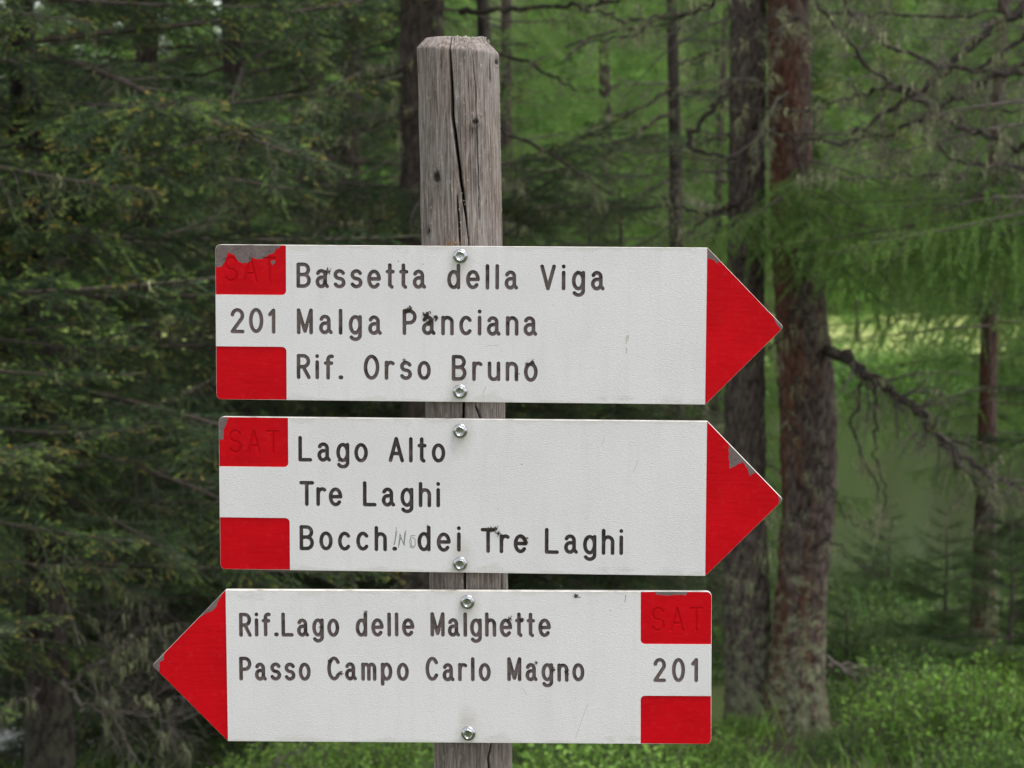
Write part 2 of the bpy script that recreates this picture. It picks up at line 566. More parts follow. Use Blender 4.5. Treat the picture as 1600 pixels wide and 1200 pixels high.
def clip_convex(poly, hull):
    out = list(poly); n = len(hull)
    for i in range(n):
        a, b = hull[i], hull[(i + 1) % n]
        side = lambda q: (b[0] - a[0]) * (q[1] - a[1]) - (b[1] - a[1]) * (q[0] - a[0])
        inp, out = out, []
        for j in range(len(inp)):
            p, q = inp[j], inp[(j + 1) % len(inp)]
            sp, sq = side(p), side(q)
            if sp >= 0: out.append(p)
            if (sp >= 0) != (sq >= 0):
                t = sp / (sp - sq); out.append((p[0] + t * (q[0] - p[0]), p[1] + t * (q[1] - p[1])))
        if not out: return []
    return out


def round_poly(pts, radii, n=7):
    out = []; m = len(pts)
    for i in range(m):
        p = np.array(pts[i]); a = np.array(pts[i - 1]) - p; b = np.array(pts[(i + 1) % m]) - p
        a /= np.linalg.norm(a); b /= np.linalg.norm(b)
        half = math.acos(np.clip(a @ b, -1, 1)) / 2
        r = radii[i]
        if r <= 0: out.append(tuple(p)); continue
        tl = r / math.tan(half)
        c = p + (a + b) / np.linalg.norm(a + b) * (r / math.sin(half))
        s, e = p + a * tl - c, p + b * tl - c
        a0, a1 = math.atan2(s[1], s[0]), math.atan2(e[1], e[0])
        while a1 < a0: a1 += 2 * math.pi
        if a1 - a0 > math.pi: a1 -= 2 * math.pi
        for t in np.linspace(a0, a1, n): out.append((c[0] + r * math.cos(t), c[1] + r * math.sin(t)))
    return out


def inset(poly, d):
    out = []; m = len(poly)
    for i in range(m):
        p, a, b = np.array(poly[i]), np.array(poly[i - 1]), np.array(poly[(i + 1) % m])
        n1 = np.array([-(p - a)[1], (p - a)[0]]); n1 /= np.linalg.norm(n1)
        n2 = np.array([-(b - p)[1], (b - p)[0]]); n2 /= np.linalg.norm(n2)
        nn = (n1 + n2); nn /= nn @ nn
        out.append(tuple(p + nn * 2 * d * 0.5 * 2 / 2 * 1.0))
    return out


BW, BH, BT = 473.1, 150.0, 73.4      # board: straight part, height, point (mm)
THICK = 8.0
POCKET = 0.9                          # depth of the milled red fields
GROOVE = 1.5                          # depth of the letters


def fuzz_clump(bag, rng, c, rad, n, mat):
    """spiky little clump of moss standing out of the face (y towards the viewer is negative)"""
    for _ in range(n):
        o = rng.normal(0, 0.42, 2) * rad
        d = np.array([rng.normal(0, .7), -abs(rng.normal(.5, .35)), rng.normal(0.1, .7)]); d /= np.linalg.norm(d)
        L = rad * rng.uniform(.35, .95); w = rad * rng.uniform(.16, .34)
        s = np.cross(d, rng.normal(0, 1, 3)); s /= np.linalg.norm(s); s2 = np.cross(d, s)
        b = np.array([c[0] + o[0], 0.25, c[1] + o[1]])
        v = [b + s * w, b - s * w * .5 + s2 * w * .8, b - s * w * .5 - s2 * w * .8, b + d * L]
        bag.add(np.array(v) * 0.001, [(0, 1, 3), (1, 2, 3), (2, 0, 3), (0, 2, 1)], mat)


def make_sign(name, label, pose, direction, words, sat, panels, chips, bolts, marks, tufts, kw, seed, groove='groove'):
    rng = np.random.default_rng(seed)
    (x, y, z), (yaw, roll, tilt) = pose
    root = empty(name, (x, y, z + EYE.z), (0, 0, 0))
    root.rotation_mode = 'XYZ'
    mat = Matrix.Rotation(RAD(yaw), 3, 'Z') @ Matrix.Rotation(RAD(tilt), 3, 'X') @ Matrix.Rotation(RAD(roll), 3, 'Y')
    root.rotation_euler = mat.to_euler('XYZ')
    tag(root, label, 'trail sign', 'trail signs bolted to the post')
    nrm = mat @ Vector((0, 1, 0)); org = Vector((x, y, z)) + EYE

    def uv(px, py):                       # picture point -> millimetres on the board
        d = ray(px, py)
        t = (org - EYE).dot(nrm) / d.dot(nrm)
        q = mat.transposed() @ (EYE + d * t - org)
        return (q.x * 1000, q.z * 1000)

    mm = 1000 * pxm(1.97)
    w2, h2 = BW / 2, BH / 2
    if direction > 0:
        base = [(-w2, -h2), (w2, -h2), (w2 + BT, 0), (w2, h2), (-w2, h2)]; rr = [5, 0.8, 3.0, 0.8, 5]
    else:
        base = [(-w2 - BT, 0), (-w2, -h2), (w2, -h2), (w2, h2), (-w2, h2)]; rr = [3.0, 0.8, 5, 5, 0.8]
    L0 = round_poly(base, rr)
    L1 = inset(L0, 0.45)
    hull = L1

    verts, edges = [], []

    def add_loop(pts, closed=True):
        k = len(verts); verts.extend(pts); n = len(pts)
        for i in range(n - 1): edges.append((k + i, k + i + 1))
        if closed: edges.append((k + n - 1, k))

    add_loop(L1)
    # letters: (strokes in mm, radius)
    letters = []

    def set_word(txt, px0, px1, ytop, ybot, k=1.0, rpx=2.98):
        r = rpx * mm
        a = uv(px0 + rpx, (ytop + ybot) / 2); b = uv(px1 - rpx, (ytop + ybot) / 2)
        cap = (ybot - ytop) * mm - 2 * r
        v0 = uv((px0 + px1) / 2, ybot)[1] + r
        slope = 0.0
        ws = [GLYPH[ch][0] * cap * k for ch in txt]
        total = b[0] - a[0]
        gap = (total - sum(ws)) / max(1, len(txt) - 1)
        cx = a[0]
        for ch, wd in zip(txt, ws):
            jit = rng.normal(0, .12, 2)
            st = [[(cx + p[0] * cap * k + jit[0], v0 + p[1] * cap + jit[1]) for p in s] for s in GLYPH[ch][1]]
            letters.append((st, r * (1.12 if ch == '.' else 1.0)))
            cx += wd + gap

    clean = set()
    for wd in words:
        k0 = len(letters); set_word(*wd, k=kw)
        if wd[0] == '201': clean.update(range(k0, len(letters)))
    n_plain = len(letters)
    for wd in sat: set_word(*wd, k=1.0, rpx=2.0)
    for i, (st, r) in enumerate(letters):
        for lp in contours(st, r, 0.42 if i < n_plain else 0.35): add_loop(lp)
        for lp in contours(st, r * 0.62, 0.42 if i < n_plain else 0.35): add_loop(lp)
    mk = []
    for kind, rpx, strokes in marks:
        st = [[uv(*p) for p in s] for s in strokes]
        r = rpx * mm; mk.append((kind, st, r))
        for lp in contours(st, r, max(0.12, r * 0.45)): add_loop(lp)
    # milled fields
    pan = []
    for (pa, pb, corner) in panels:        # two opposite corners in picture pixels, rounded inner corner (sx, sy)
        (u0, v0), (u1, v1) = uv(*pa), uv(*pb)
        u0, u1 = min(u0, u1), max(u0, u1); v0, v1 = min(v0, v1), max(v0, v1)
        pan.append((u0, v0, u1, v1, corner))
        R = 4.2; sx, sy = corner
        ux = u1 if sx > 0 else u0; vy = v1 if sy > 0 else v0
        ue = -w2 + 0.45 if sx > 0 else w2 - 0.45; ve = -h2 + 0.45 if sy > 0 else h2 - 0.45
        c = (ux - sx * R, vy - sy * R)
        pts = [(ue, vy)] + [(c[0] + sx * R * math.sin(t), c[1] + sy * R * math.cos(t)) for t in np.linspace(0, math.pi / 2, 8)] + [(ux, ve)]
        pan[-1] = pan[-1] + (c, R, pts)
        add_loop(pts, False)
    ab = (w2 - 0.4) * direction            # base line of the red point
    add_loop([(ab, -h2 + .45), (ab, h2 - .45)], False)
    chip_polys = []
    for ch in chips:
        q = [uv(*p) for p in ch]; out = []
        for i in range(len(q)):
            a, b = np.array(q[i]), np.array(q[(i + 1) % len(q)])
            n = max(1, int(np.linalg.norm(b - a) / 1.1))
            for t in range(n):
                out.append(tuple(a + (b - a) * t / n + (rng.normal(0, .28, 2) if t else 0)))
        ar = sum(out[i - 1][0] * out[i][1] - out[i][0] * out[i - 1][1] for i in range(len(out)))
        out = clip_convex(out, hull)
        if len(out) > 3:
            chip_polys.append(out); add_loop(out)
    V, Eo, Fo, *_ = delaunay_2d_cdt([Vector(p) for p in verts], edges, [], 0, 1e-4)
    P = np.array([(v.x, v.y) for v in V]); T = np.array([f[:] if len(f) == 3 else f[:3] for f in Fo])
    C = P[T].mean(1)
    area = np.abs(np.cross(P[T[:, 1]] - P[T[:, 0]], P[T[:, 2]] - P[T[:, 0]]))
    T, C = T[area > 1e-7], C[area > 1e-7]
    ccw = np.cross(P[T[:, 1]] - P[T[:, 0]], P[T[:, 2]] - P[T[:, 0]]) > 0
    T[~ccw] = T[~ccw][:, [0, 2, 1]]
    # classify
    def panel_of(cx, cy):
        r = np.full(np.shape(cx), -1)
        for i, (u0, v0, u1, v1, (sx, sy), c, R, _) in enumerate(pan):
            m_ = (cx * sx < (u1 if sx > 0 else -u0)) & (cy * sy < (v1 if sy > 0 else -v0))
            inc = ((cx - c[0]) * sx > 0) & ((cy - c[1]) * sy > 0)
            m_ &= ~(inc & (np.hypot(cx - c[0], cy - c[1]) > R))
            r = np.where(m_, i, r)
        return np.where(cx * direction > ab * direction, 9, r)
    pid = panel_of(C[:, 0], C[:, 1])
    lid = np.full(len(T), -1)
    for i, (st, r) in enumerate(letters):
        q = np.concatenate([np.asarray(s) for s in st]); lo, hi = q.min(0) - r - 1, q.max(0) + r + 1
        idx = np.nonzero((C[:, 0] > lo[0]) & (C[:, 0] < hi[0]) & (C[:, 1] > lo[1]) & (C[:, 1] < hi[1]))[0]
        lid[idx[seg_dist(C[idx, 0], C[idx, 1], st) < r]] = i
    mid = np.full(len(T), -1)
    for i, (kind, st, r) in enumerate(mk):
        q = np.concatenate([np.asarray(s) for s in st]); lo, hi = q.min(0) - r - 1, q.max(0) + r + 1
        idx = np.nonzero((C[:, 0] > lo[0]) & (C[:, 0] < hi[0]) & (C[:, 1] > lo[1]) & (C[:, 1] < hi[1]))[0]
        mid[idx[seg_dist(C[idx, 0], C[idx, 1], st) < r * 1.02]] = i
    chip = np.zeros(len(T), bool)
    for cp in chip_polys: chip |= in_poly(C[:, 0], C[:, 1], cp)

    def sub(tri, yv):                       # compact sub mesh; yv(points)->depth
        u, inv = np.unique(tri.ravel(), return_inverse=True)
        p = P[u]
        return np.stack([p[:, 0], yv(p), p[:, 1]], 1) * 0.001, inv.reshape(-1, 3)

    # board: white face, pocket walls, bevel, edges, back
    bag = Bag()
    face = (pid < 0) & (lid < 0)
    v, t = sub(T[face], lambda p: np.zeros(len(p)))
    fm = np.zeros(len(t), int)
    for i, (kind, _, _) in enumerate(mk): fm[mid[face] == i] = {'pencil': 2, 'scuff': 3}[kind]
    bag.add(v, t); bag.m[-1] = fm
    walls = [p[7] for p in pan] + [[(ab, -h2 + .45), (ab, h2 - .45)]]
    for wl in walls:
        for a, b in zip(wl[:-1], wl[1:]):
            q = np.array([(a[0], 0, a[1]), (b[0], 0, b[1]), (b[0], POCKET, b[1]), (a[0], POCKET, a[1])]) * .001
            bag.add(q, [(0, 1, 2), (0, 2, 3)], 0)
    n = len(L0)
    for i in range(n):
        j = (i + 1) % n
        cxm, cym = (L1[i][0] + L1[j][0]) / 2 * 0.998, (L1[i][1] + L1[j][1]) / 2 * 0.998
        # split long edges where the milled fields begin
        ts = [0.0, 1.0]
        for (u0, v0, u1, v1, (sx, sy), c, R, pts) in pan:
            for e in (pts[0], pts[-1]):
                a, b = np.array(L1[i]), np.array(L1[j]); dd = b - a
                tt = ((np.array(e) - a) @ dd) / (dd @ dd)
                if 0.001 < tt < 0.999 and np.linalg.norm(a + dd * tt - np.array(e)) < 0.3: ts.append(tt)
        ts.sort()
        for ta, tb in zip(ts[:-1], ts[1:]):
            f = lambda Lx, t_: (Lx[i][0] + (Lx[j][0] - Lx[i][0]) * t_, Lx[i][1] + (Lx[j][1] - Lx[i][1]) * t_)
            a1, b1, a0, b0 = f(L1, ta), f(L1, tb), f(L0, ta), f(L0, tb)
            tm = (ta + tb) / 2; m1 = f(L1, tm)
            d = POCKET if panel_of(np.array([m1[0] * .998]), np.array([m1[1] * .99]))[0] >= 0 else 0.0
            q = np.array([(a1[0], d, a1[1]), (b1[0], d, b1[1]), (b0[0], d + .45, b0[1]), (a0[0], d + .45, a0[1]), (b0[0], THICK, b0[1]), (a0[0], THICK, a0[1])]) * .001
            bag.add(q, [(0, 2, 1), (0, 3, 2), (3, 4, 2), (3, 5, 4)], 1)
    bk = np.array([(p[0], THICK, p[1]) for p in L0]) * .001
    bag.add(bk, [(0, i + 1, i) for i in range(1, n - 1)], 0)
    mk_obj('board', bag.mesh('board', [M['white'], M['edge'], M['pencil'], M['scuff']]), root)
    # red fields
    for i in list(range(len(pan))) + [9]:
        sel = (pid == i) & (lid < 0)
        v, t = sub(T[sel], lambda p: np.full(len(p), POCKET))
        me = mk_mesh('red_field', v, t, [M['red'], M['core']], chip[sel].astype(int))
        o = mk_obj('red_arrow_point' if i == 9 else 'red_corner_field', me, root)
        if chip[sel].any(): o['label'] = 'red paint chipped to the brown core'
    # letters
    for i, (st, r) in enumerate(letters):
        sel = lid == i
        if not sel.any(): continue
        pl = i >= n_plain
        base_y = POCKET if pl else 0.0; dep = 0.85 if pl else GROOVE
        def yv(p):
            d = seg_dist(p[:, 0], p[:, 1], st)
            s = np.clip((r - d) / (r * 0.38), 0, 1)
            return base_y + dep * s * s * (3 - 2 * s) if pl else base_y + dep * np.sqrt(s)
        v, t = sub(T[sel], yv)
        ch = chip[sel].astype(int) if pl else None
        mk_obj('engraved_letter', mk_mesh('engraved_letter', v, t, [M['red'], M['core']] if pl else [M['groove_clean'] if i in clean else M[groove]], ch), root)
    # bolts with flange and dished hexagon head
    for (bx, by) in bolts:
        u, w = uv(bx, by)
        b = mk_obj('bolt', BOLT_HEAD, root, (u * .001, 0, w * .001), (0, rng.uniform(0, 1), 0))
        mk_obj('flange', BOLT_FLANGE, b)
    # moss caught in the letters
    for (tx, ty, rad) in tufts:
        bag = Bag(); fuzz_clump(bag, rng, uv(tx, ty), rad * 1.3 * mm, int(16 + rad * 5), 0)
        mk_obj('moss_tuft', bag.mesh('moss_tuft', [M['tuft']]), root)
    return root


def lathe(profile, sides=40):
    """profile of (radius, depth): axis along y, front is negative y (metres)"""
    p = np.asarray(profile, float); n = len(p)
    a = np.linspace(0, 2 * np.pi, sides, endpoint=False)
    v = np.stack([p[:, None, 0] * np.cos(a), np.broadcast_to(p[:, None, 1], (n, sides)), p[:, None, 0] * np.sin(a)], -1).reshape(-1, 3)
    i, j = np.meshgrid(np.arange(n - 1), np.arange(sides), indexing='ij')
    a0 = (i * sides + j).ravel(); a1 = (i * sides + (j + 1) % sides).ravel()
    return v, np.concatenate([np.stack([a0, a1, a1 + sides], 1), np.stack([a0, a1 + sides, a0 + sides], 1)])


def hexhead():
    rings = []
    def ring(rad_fn, yy):
        a = np.linspace(0, 2 * np.pi, 48, endpoint=False)
        rings.append([(rad_fn(t) * math.cos(t), yy, rad_fn(t) * math.sin(t)) for t in a])
    AF = 4.6
    hx = lambda t: AF / math.cos(((t + math.pi / 6) % (math.pi / 3)) - math.pi / 6)
    ring(hx, -1.2); ring(hx, -4.2)
    ring(lambda t: min(hx(t), AF * 1.06), -4.6); ring(lambda t: AF * .93, -5.0); ring(lambda t: AF * .80, -4.95)
    ring(lambda t: AF * .66, -4.35); ring(lambda t: AF * .3, -4.2); ring(lambda t: 0.01, -4.2)
    v = np.array(rings).reshape(-1, 3) * .001; s = 48; n = len(rings)
    i, j = np.meshgrid(np.arange(n - 1), np.arange(s), indexing='ij')
    a0 = (i * s + j).ravel(); a1 = (i * s + (j + 1) % s).ravel()
    return v, np.concatenate([np.stack([a0, a1, a1 + s], 1), np.stack([a0, a1 + s, a0 + s], 1)])


v, t = hexhead(); BOLT_HEAD = mk_mesh('bolt', v, t, M['zinc'])
v, t = lathe([(.0071, 0.0), (.0071, -.0006), (.0067, -.0012), (.0058, -.0019), (.0050, -.0022), (.003, -.0022)]); BOLT_FLANGE = mk_mesh('flange', v, t, M['zinc'], smooth=True)


def z1(pts): return [(320 + x / 4, 360 + y / 4) for x, y in pts]
def z3(pts): return [(640 + x / 2.6667, 360 + y / 2.6667) for x, y in pts]
def z4(pts): return [(320 + x / 3.636, 640 + y / 3.636) for x, y in pts]
def z5(pts): return [(680 + x / 2.857, 630 + y / 2.857) for x, y in pts]
def z6(pts): return [(230 + x / 3.404, 900 + y / 3.404) for x, y in pts]
def z7(pts): return [(660 + x / 3.2, 900 + y / 3.2) for x, y in pts]


make_sign('trail_sign', 'topmost white arrow sign pointing right, three engraved lines and number 201', ((-0.0504, 1.9702, -0.1321), (-3.05, 0.29, -0.34)), 1,
    [('Bassetta', 463, 666, 411, 451), ('della', 698.5, 810, 412.5, 452.5), ('Viga', 844, 945, 413.5, 454),
     ('Malga', 463.5, 596.5, 482, 523), ('Panciana', 629, 840, 483.5, 524.5), ('Rif.', 463.5, 536, 553, 593), ('Orso', 568, 673, 554, 594), ('Bruno', 706, 840, 555, 596),
     ('201', 360, 430, 481, 521)],
    [('SAT', 350, 432, 401, 441)],
    [((337, 382), (447, 461), (1, -1)), ((337, 624), (447.5, 542), (1, 1))],
    [z1([(40, 228), (100, 228), (125, 195), (135, 165), (145, 138), (160, 145), (190, 160), (205, 190), (230, 205), (260, 205), (285, 190), (295, 170), (320, 180), (355, 180), (385, 165), (400, 150), (435, 140), (440, 125), (470, 105), (480, 60), (40, 60)]),
     z1([(408, 190), (440, 186), (436, 205), (420, 218)]),
     z3([(1243, 60), (1275, 80), (1310, 140), (1287, 128), (1280, 138), (1265, 122), (1243, 118)]), z3([(1478, 318), (1500, 320), (1500, 345), (1488, 335)]),
     z3([(1518, 362), (1545, 360), (1585, 400), (1550, 432), (1545, 410), (1530, 392)])],
    [(719.5, 400), (719, 612)],
    [('scuff', 1.1, [z3([(905, 440), (902, 470)]), z3([(911, 438), (910, 460)]), z3([(904, 490), (903, 510)])]), ('scuff', .5, [z3([(316, 484), (340, 480), (368, 478)])]),
     ('scuff', .45, [z3([(318, 650), (303, 690)])]), ('pencil', .8, [z1([(1209, 190), (1210, 194)])]), ('pencil', .7, [z1([(1363, 210), (1364, 213)])]), ('pencil', .9, [z3([(456, 596), (458, 599)])]), ('scuff', .7, [z3([(598, 310), (600, 312)])])],
    [(512, 424, 3.5), (507, 440, 3), (640, 483, 4), (634, 487, 3), (666, 493, 5), (671, 502, 4), (681, 497, 4), (762, 418, 2.5), (903, 425, 2.5), (794, 505, 2.5), (832, 566, 3), (823, 568, 2.5), (632, 563, 2.5)],
    1.0, 11)

make_sign('trail_sign', 'middle white arrow sign pointing right, pencilled letters added in its last line', ((-0.0492, 1.9684, -0.2986), (-3.46, 0.16, -0.08)), 1,
    [('Lago', 466, 575, 681, 722), ('Alto', 607, 696, 682.5, 723), ('Tre', 467.5, 535, 751, 791), ('Laghi', 567, 687.5, 751.5, 792),
     ('Bocch', 468, 604.5, 820, 860.5), ('.', 613, 620, 820.5, 861), ('dei', 652, 720, 821, 862), ('Tre', 751, 824, 824.5, 864.5), ('Laghi', 851, 974, 825, 866.5)],
    [('SAT', 357, 437, 671, 709)],
    [((342, 652), (450.5, 730), (1, -1)), ((342, 889), (452.5, 809.5), (1, 1))],
    [z4([(50, 30), (132, 48), (120, 85), (108, 110), (102, 170), (60, 174)]),
     z5([(1310, 170), (1360, 200), (1440, 290), (1430, 310), (1405, 325), (1392, 290), (1375, 263), (1340, 280), (1315, 292), (1311, 250)]),
     z5([(1528, 402), (1545, 395), (1580, 430), (1545, 462), (1533, 452), (1536, 430)])],
    [(719, 673.5), (719, 881)],
    [('pencil', .55, [z4([(1088, 668), (1082, 730), (1074, 770)]), z4([(1092, 690), (1078, 765)])]),
     ('pencil', .6, [z4([(1100, 785), (1108, 705), (1132, 772), (1142, 688)]), z4([(1104, 770), (1114, 715)]), z4([(1112, 730), (1136, 765)]), z4([(1130, 760), (1136, 700)])]),
     ('pencil', .6, [z4([(1194, 716), (1172, 716), (1164, 745), (1168, 782), (1184, 788), (1196, 770), (1194, 735), (1176, 725)]), z4([(1172, 735), (1174, 778), (1188, 776)])]),
     ('scuff', .5, [z5([(905, 255), (897, 280), (884, 306)])]), ('scuff', .4, [z5([(756, 150), (745, 188)])]), ('pencil', .7, [z5([(386, 272), (387, 275)])]), ('pencil', .6, [z5([(280, 472), (281, 475)])])],
    [(767, 827, 3.5), (774, 826, 3), (779, 834, 3.5), (820, 842, 4), (822, 846, 3), (944, 830, 2.5), (530, 720, 2), (917, 842, 2.5), (668, 822, 2)],
    1.0, 12, 'groove_dark')

make_sign('trail_sign', 'lowest white arrow sign pointing left, two engraved lines and number 201', ((-0.0431, 1.9637, -0.4660), (-2.40, -0.28, -0.70)), -1,
    [('Rif.Lago', 373, 530, 956, 995), ('delle', 555.5, 647.5, 956, 995), ('Malghette', 672.5, 861, 956, 995.5), ('Passo', 373.5, 485.5, 1025, 1064), ('Campo', 511, 639, 1025, 1064),
     ('Carlo', 664.5, 766.5, 1025.5, 1064.5), ('Magno', 792.5, 913.5, 1026, 1065), ('201', 1020.5, 1091, 1027, 1066)],
    [('SAT', 1017, 1099, 948, 987.5)],
    [((1001, 1006.5), (1112, 924), (-1, -1)), ((1001, 1087), (1112, 1163), (-1, 1))],
    [z6([(400, 100), (372, 138), (365, 165), (345, 185), (300, 205), (278, 222), (270, 210), (330, 140)]), z6([(10, 478), (60, 410), (90, 400), (88, 445), (64, 460), (62, 520), (40, 510)]),
     z7([(1165, 60), (1325, 60), (1318, 97), (1290, 95), (1240, 98), (1170, 96)])],
    [(730.5, 940.5), (732, 1146)],
    [('pencil', .9, [z7([(760, 90), (766, 108), (790, 106)]), z7([(768, 92), (772, 100), (758, 104)])]), ('pencil', .55, [z7([(1016, 96), (1013, 130)])]), ('pencil', .6, [z7([(940, 170), (941, 173)])]),
     ('scuff', .9, [z7([(870, 125), (872, 128)])]), ('scuff', .4, [z7([(826, 640), (790, 740), (765, 815)])]), ('scuff', .5, [z7([(500, 560), (522, 596)])]), ('scuff', .6, [z7([(855, 328), (857, 332)])])],
    [(502, 980, 3), (797, 966, 3), (793, 970, 2.5), (815, 968, 3), (865, 1046, 3), (885, 1050, 3), (838, 1036, 2.5), (516, 1033, 3), (532, 1052, 3), (571, 958, 2.5), (900, 931, 3)],
    0.90, 13)

# ------------------------------------------------------------------ the post
def make_post():
    top = at(716, 61, 2.0); top.z = EYE.z + 0.1435
    PY = 2.0215
    axis_x = lambda z: -0.0522 + (EYE.z + 0.12 - z) * 0.0185
    root = empty('wooden_post', (axis_x(0.0), PY, -0.02))
    tag(root, 'weathered grey round wooden post with a long drying crack', 'post')
    R0, ztop = 0.0391, EYE.z + 0.1435
    th = np.concatenate([np.linspace(-math.pi * .5, math.pi * .5, 250), np.linspace(math.pi * .5, math.pi * 1.5, 62)[1:-1]])   # 0 faces the camera
    zz = np.concatenate([np.linspace(-0.35, 1.10, 40), np.linspace(1.105, ztop, 440)])
    TH, ZZ = np.meshgrid(th, zz)
    cx, sy = np.cos(TH), np.sin(TH)
    r = R0 * (1 - 0.012 * (ztop - ZZ)) * np.ones_like(TH)
    r += 0.0016 * (fbm(sy * 2.2 + 5, cx * 2.2, ZZ * 3.0, 3, 3) - .5)
    g = fbm(sy * 34 + 9, cx * 34, ZZ * 5.0, 21, 3)
    r += 0.0016 * (g - .5)
    fine = vnoise(sy * 95, cx * 95, ZZ * 9.0, 31)
    r += 0.0007 * (fine - .5)
    dark = np.clip((0.36 - fine) * 3, 0, 1) * 0.35
    X = R0 * sy                                          # horizontal offset as seen from the front

    def px_to_xz(px, py):
        p = at(px, py, PY - R0 * 0.9); return p.x - axis_x(p.z), p.z

    def crack(pts, w, depth):
        nonlocal r, dark
        q = np.array([px_to_xz(*p) for p in pts]); o = np.argsort(q[:, 1]); q = q[o]
        xc = np.interp(ZZ, q[:, 1], q[:, 0]) + 0.0006 * (vnoise(ZZ * 90, 0, 0, 5) - .5)
        zt = (ZZ - q[0, 1]) / (q[-1, 1] - q[0, 1])
        inside = (zt > 0) & (zt < 1) & (np.abs(TH) < math.pi / 2)
        ww = w * np.clip(np.minimum(zt + .02, 1.06 - zt) * 4, 0.05, 1)
        d = np.abs(X - xc) / np.maximum(ww, 1e-6)
        k = np.where(inside, np.clip(1.25 - d, 0, 1), 0)
        k = k * k * (3 - 2 * k)
        r -= depth * k
        dark = np.maximum(dark, np.clip(k * 1.5 - .12, 0, 1))

    crack([(702, 56), (703.5, 100), (705.6, 139), (708, 184), (712.5, 220), (718.5, 265), (723.6, 301), (729, 340), (733.5, 386)], 0.0015, 0.014)
    crack([(733, 372), (727, 520), (724, 640), (726, 780), (726, 920), (728, 1060)], 0.0012, 0.010)
    crack([(714.5, 305), (717, 340), (719.6, 392)], 0.0010, 0.008)
    crack([(738, 85), (743, 139), (745.5, 220), (747.6, 280), (750, 348)], 0.0005, 0.003)
    crack([(688.5, 84), (688.5, 108)], 0.0005, 0.003)
    crack([(677, 130), (678, 180)], 0.0004, 0.002)
    crack([(770, 1150), (764, 1185), (768, 1260)], 0.0012, 0.008)
    crack([(742, 632), (750, 650), (758, 668)], 0.0010, 0.006)
    crack([(785, 890), (786, 940)], 0.0008, 0.005)
    crack([(764, 90), (766, 130)], 0.0004, 0.002)
    for (kx, ky, rx, rz, bump, hole) in ((681.5, 275.5, .0042, .0062, .0010, .0035), (742.5, 190, .0036, .0042, .0034, .0030), (668, 362, .002, .004, 0, .002), (776, 95, .002, .003, .0, .002)):
        x0, z0 = px_to_xz(kx, ky)
        d = np.hypot((X - x0) / rx, (ZZ - z0) / rz)
        d = d * (.75 + .5 * vnoise(X * 420, ZZ * 420, 0, 44)); d = np.where(np.abs(TH) < math.pi / 2, d, 9)
        r += bump * np.exp(-(d / 1.5) ** 2)
        k = np.clip(1.15 - d, 0, 1); r -= hole * k
        dark = np.maximum(dark, np.clip(k * 1.6, 0, .93))
        ringd = np.exp(-((d - 1.5) / .25) ** 2) * .25; dark = np.maximum(dark, ringd)
    # chamfered top
    cham = np.clip((ZZ - (ztop - 0.0125 - 0.003 * sy)) / 0.0125, 0, 1)
    wob = 0.85 + 0.3 * vnoise(sy * 2, cx * 2, 0, 8)
    r -= 0.0118 * cham * wob
    r += np.where(cham > 0.02, 0.0022 * (fbm(sy * 7, cx * 7, ZZ * 60, 91, 3) - .5), 0)
    r += 0.0011 * (vnoise(sy * 50, cx * 50, ZZ * 26, 33) - .5)
    V = np.stack([r * sy + (axis_x(ZZ) - axis_x(0.0)), -r * cx, ZZ + 0.02], -1)
    V[..., 2] += np.where(cham > 0.99, 0.0042 * (fbm(sy * 6, cx * 6, 0, 4, 3) - .5), 0)
    nr, nc = TH.shape
    i, j = np.meshgrid(np.arange(nr - 1), np.arange(nc), indexing='ij')
    a0 = (i * nc + j).ravel(); a1 = (i * nc + (j + 1) % nc).ravel()
    tr = np.concatenate([np.stack([a0, a1, a1 + nc], 1), np.stack([a0, a1 + nc, a0 + nc], 1)])
    verts = np.concatenate([V.reshape(-1, 3), [[axis_x(ztop) - axis_x(0.0), 0, ztop + 0.02]]])
    k = np.arange(nc); tr = np.concatenate([tr, np.stack([np.full(nc, nr * nc), (nr - 1) * nc + k, (nr - 1) * nc + (k + 1) % nc], 1)])
    me = mk_mesh('shaft', verts, tr, M['post'], smooth=True, attrs={'dark': np.concatenate([dark.ravel(), [0.2]])})
    mk_obj('shaft', me, root)
    # crumbs of lichen on the rim, down the east side, by the crack and the knot
    rng = np.random.default_rng(5)
    def crumbs(bag, n, pos, size, mat):
        for _ in range(n):
            c = np.array(pos(rng)); s = size * rng.uniform(.4, 1.2)
            d = rng.normal(0, 1, (4, 3)); d /= np.linalg.norm(d, axis=1)[:, None]
            bag.add(c + d * s * rng.uniform(.5, 1.2, (4, 1)), [(0, 1, 2), (0, 2, 3), (0, 3, 1), (1, 3, 2)], mat)
    def on(thv, z, off=0.0002):
        rr = R0 * (1 - 0.012 * (ztop - z)) + off - 0.0118 * min(1, max(0, (z - (ztop - .0125)) / .0125))
        return (rr * math.sin(thv) + axis_x(z) - axis_x(0), -rr * math.cos(thv), z + .02)
    spots = [('rim', 170, lambda g_: on(g_.uniform(-1.3, 1.4), ztop - abs(g_.normal(0, .003)), .0005), .0011, 0),
             ('east', 60, lambda g_: on(1.45 + g_.normal(0, .07), ztop - .045 - abs(g_.normal(.035, .022)), .0006), .0013, 0),
             ('knot', 45, lambda g_: on(math.asin(max(-1, min(1, (px_to_xz(743, 205)[0] + g_.normal(0, .0045)) / R0))), px_to_xz(743, 207)[1] + g_.normal(0, .004), .001), .0008, 2),
             ('low', 26, lambda g_: on(.02 + g_.normal(0, .06), px_to_xz(728, 330)[1] + g_.normal(0, .010), .0006), .0010, 0),
             ('orange', 34, lambda g_: on(-.2 + g_.normal(0, .10), px_to_xz(712, 382)[1] + abs(g_.normal(0, .0015)), .0008), .0010, 1)]
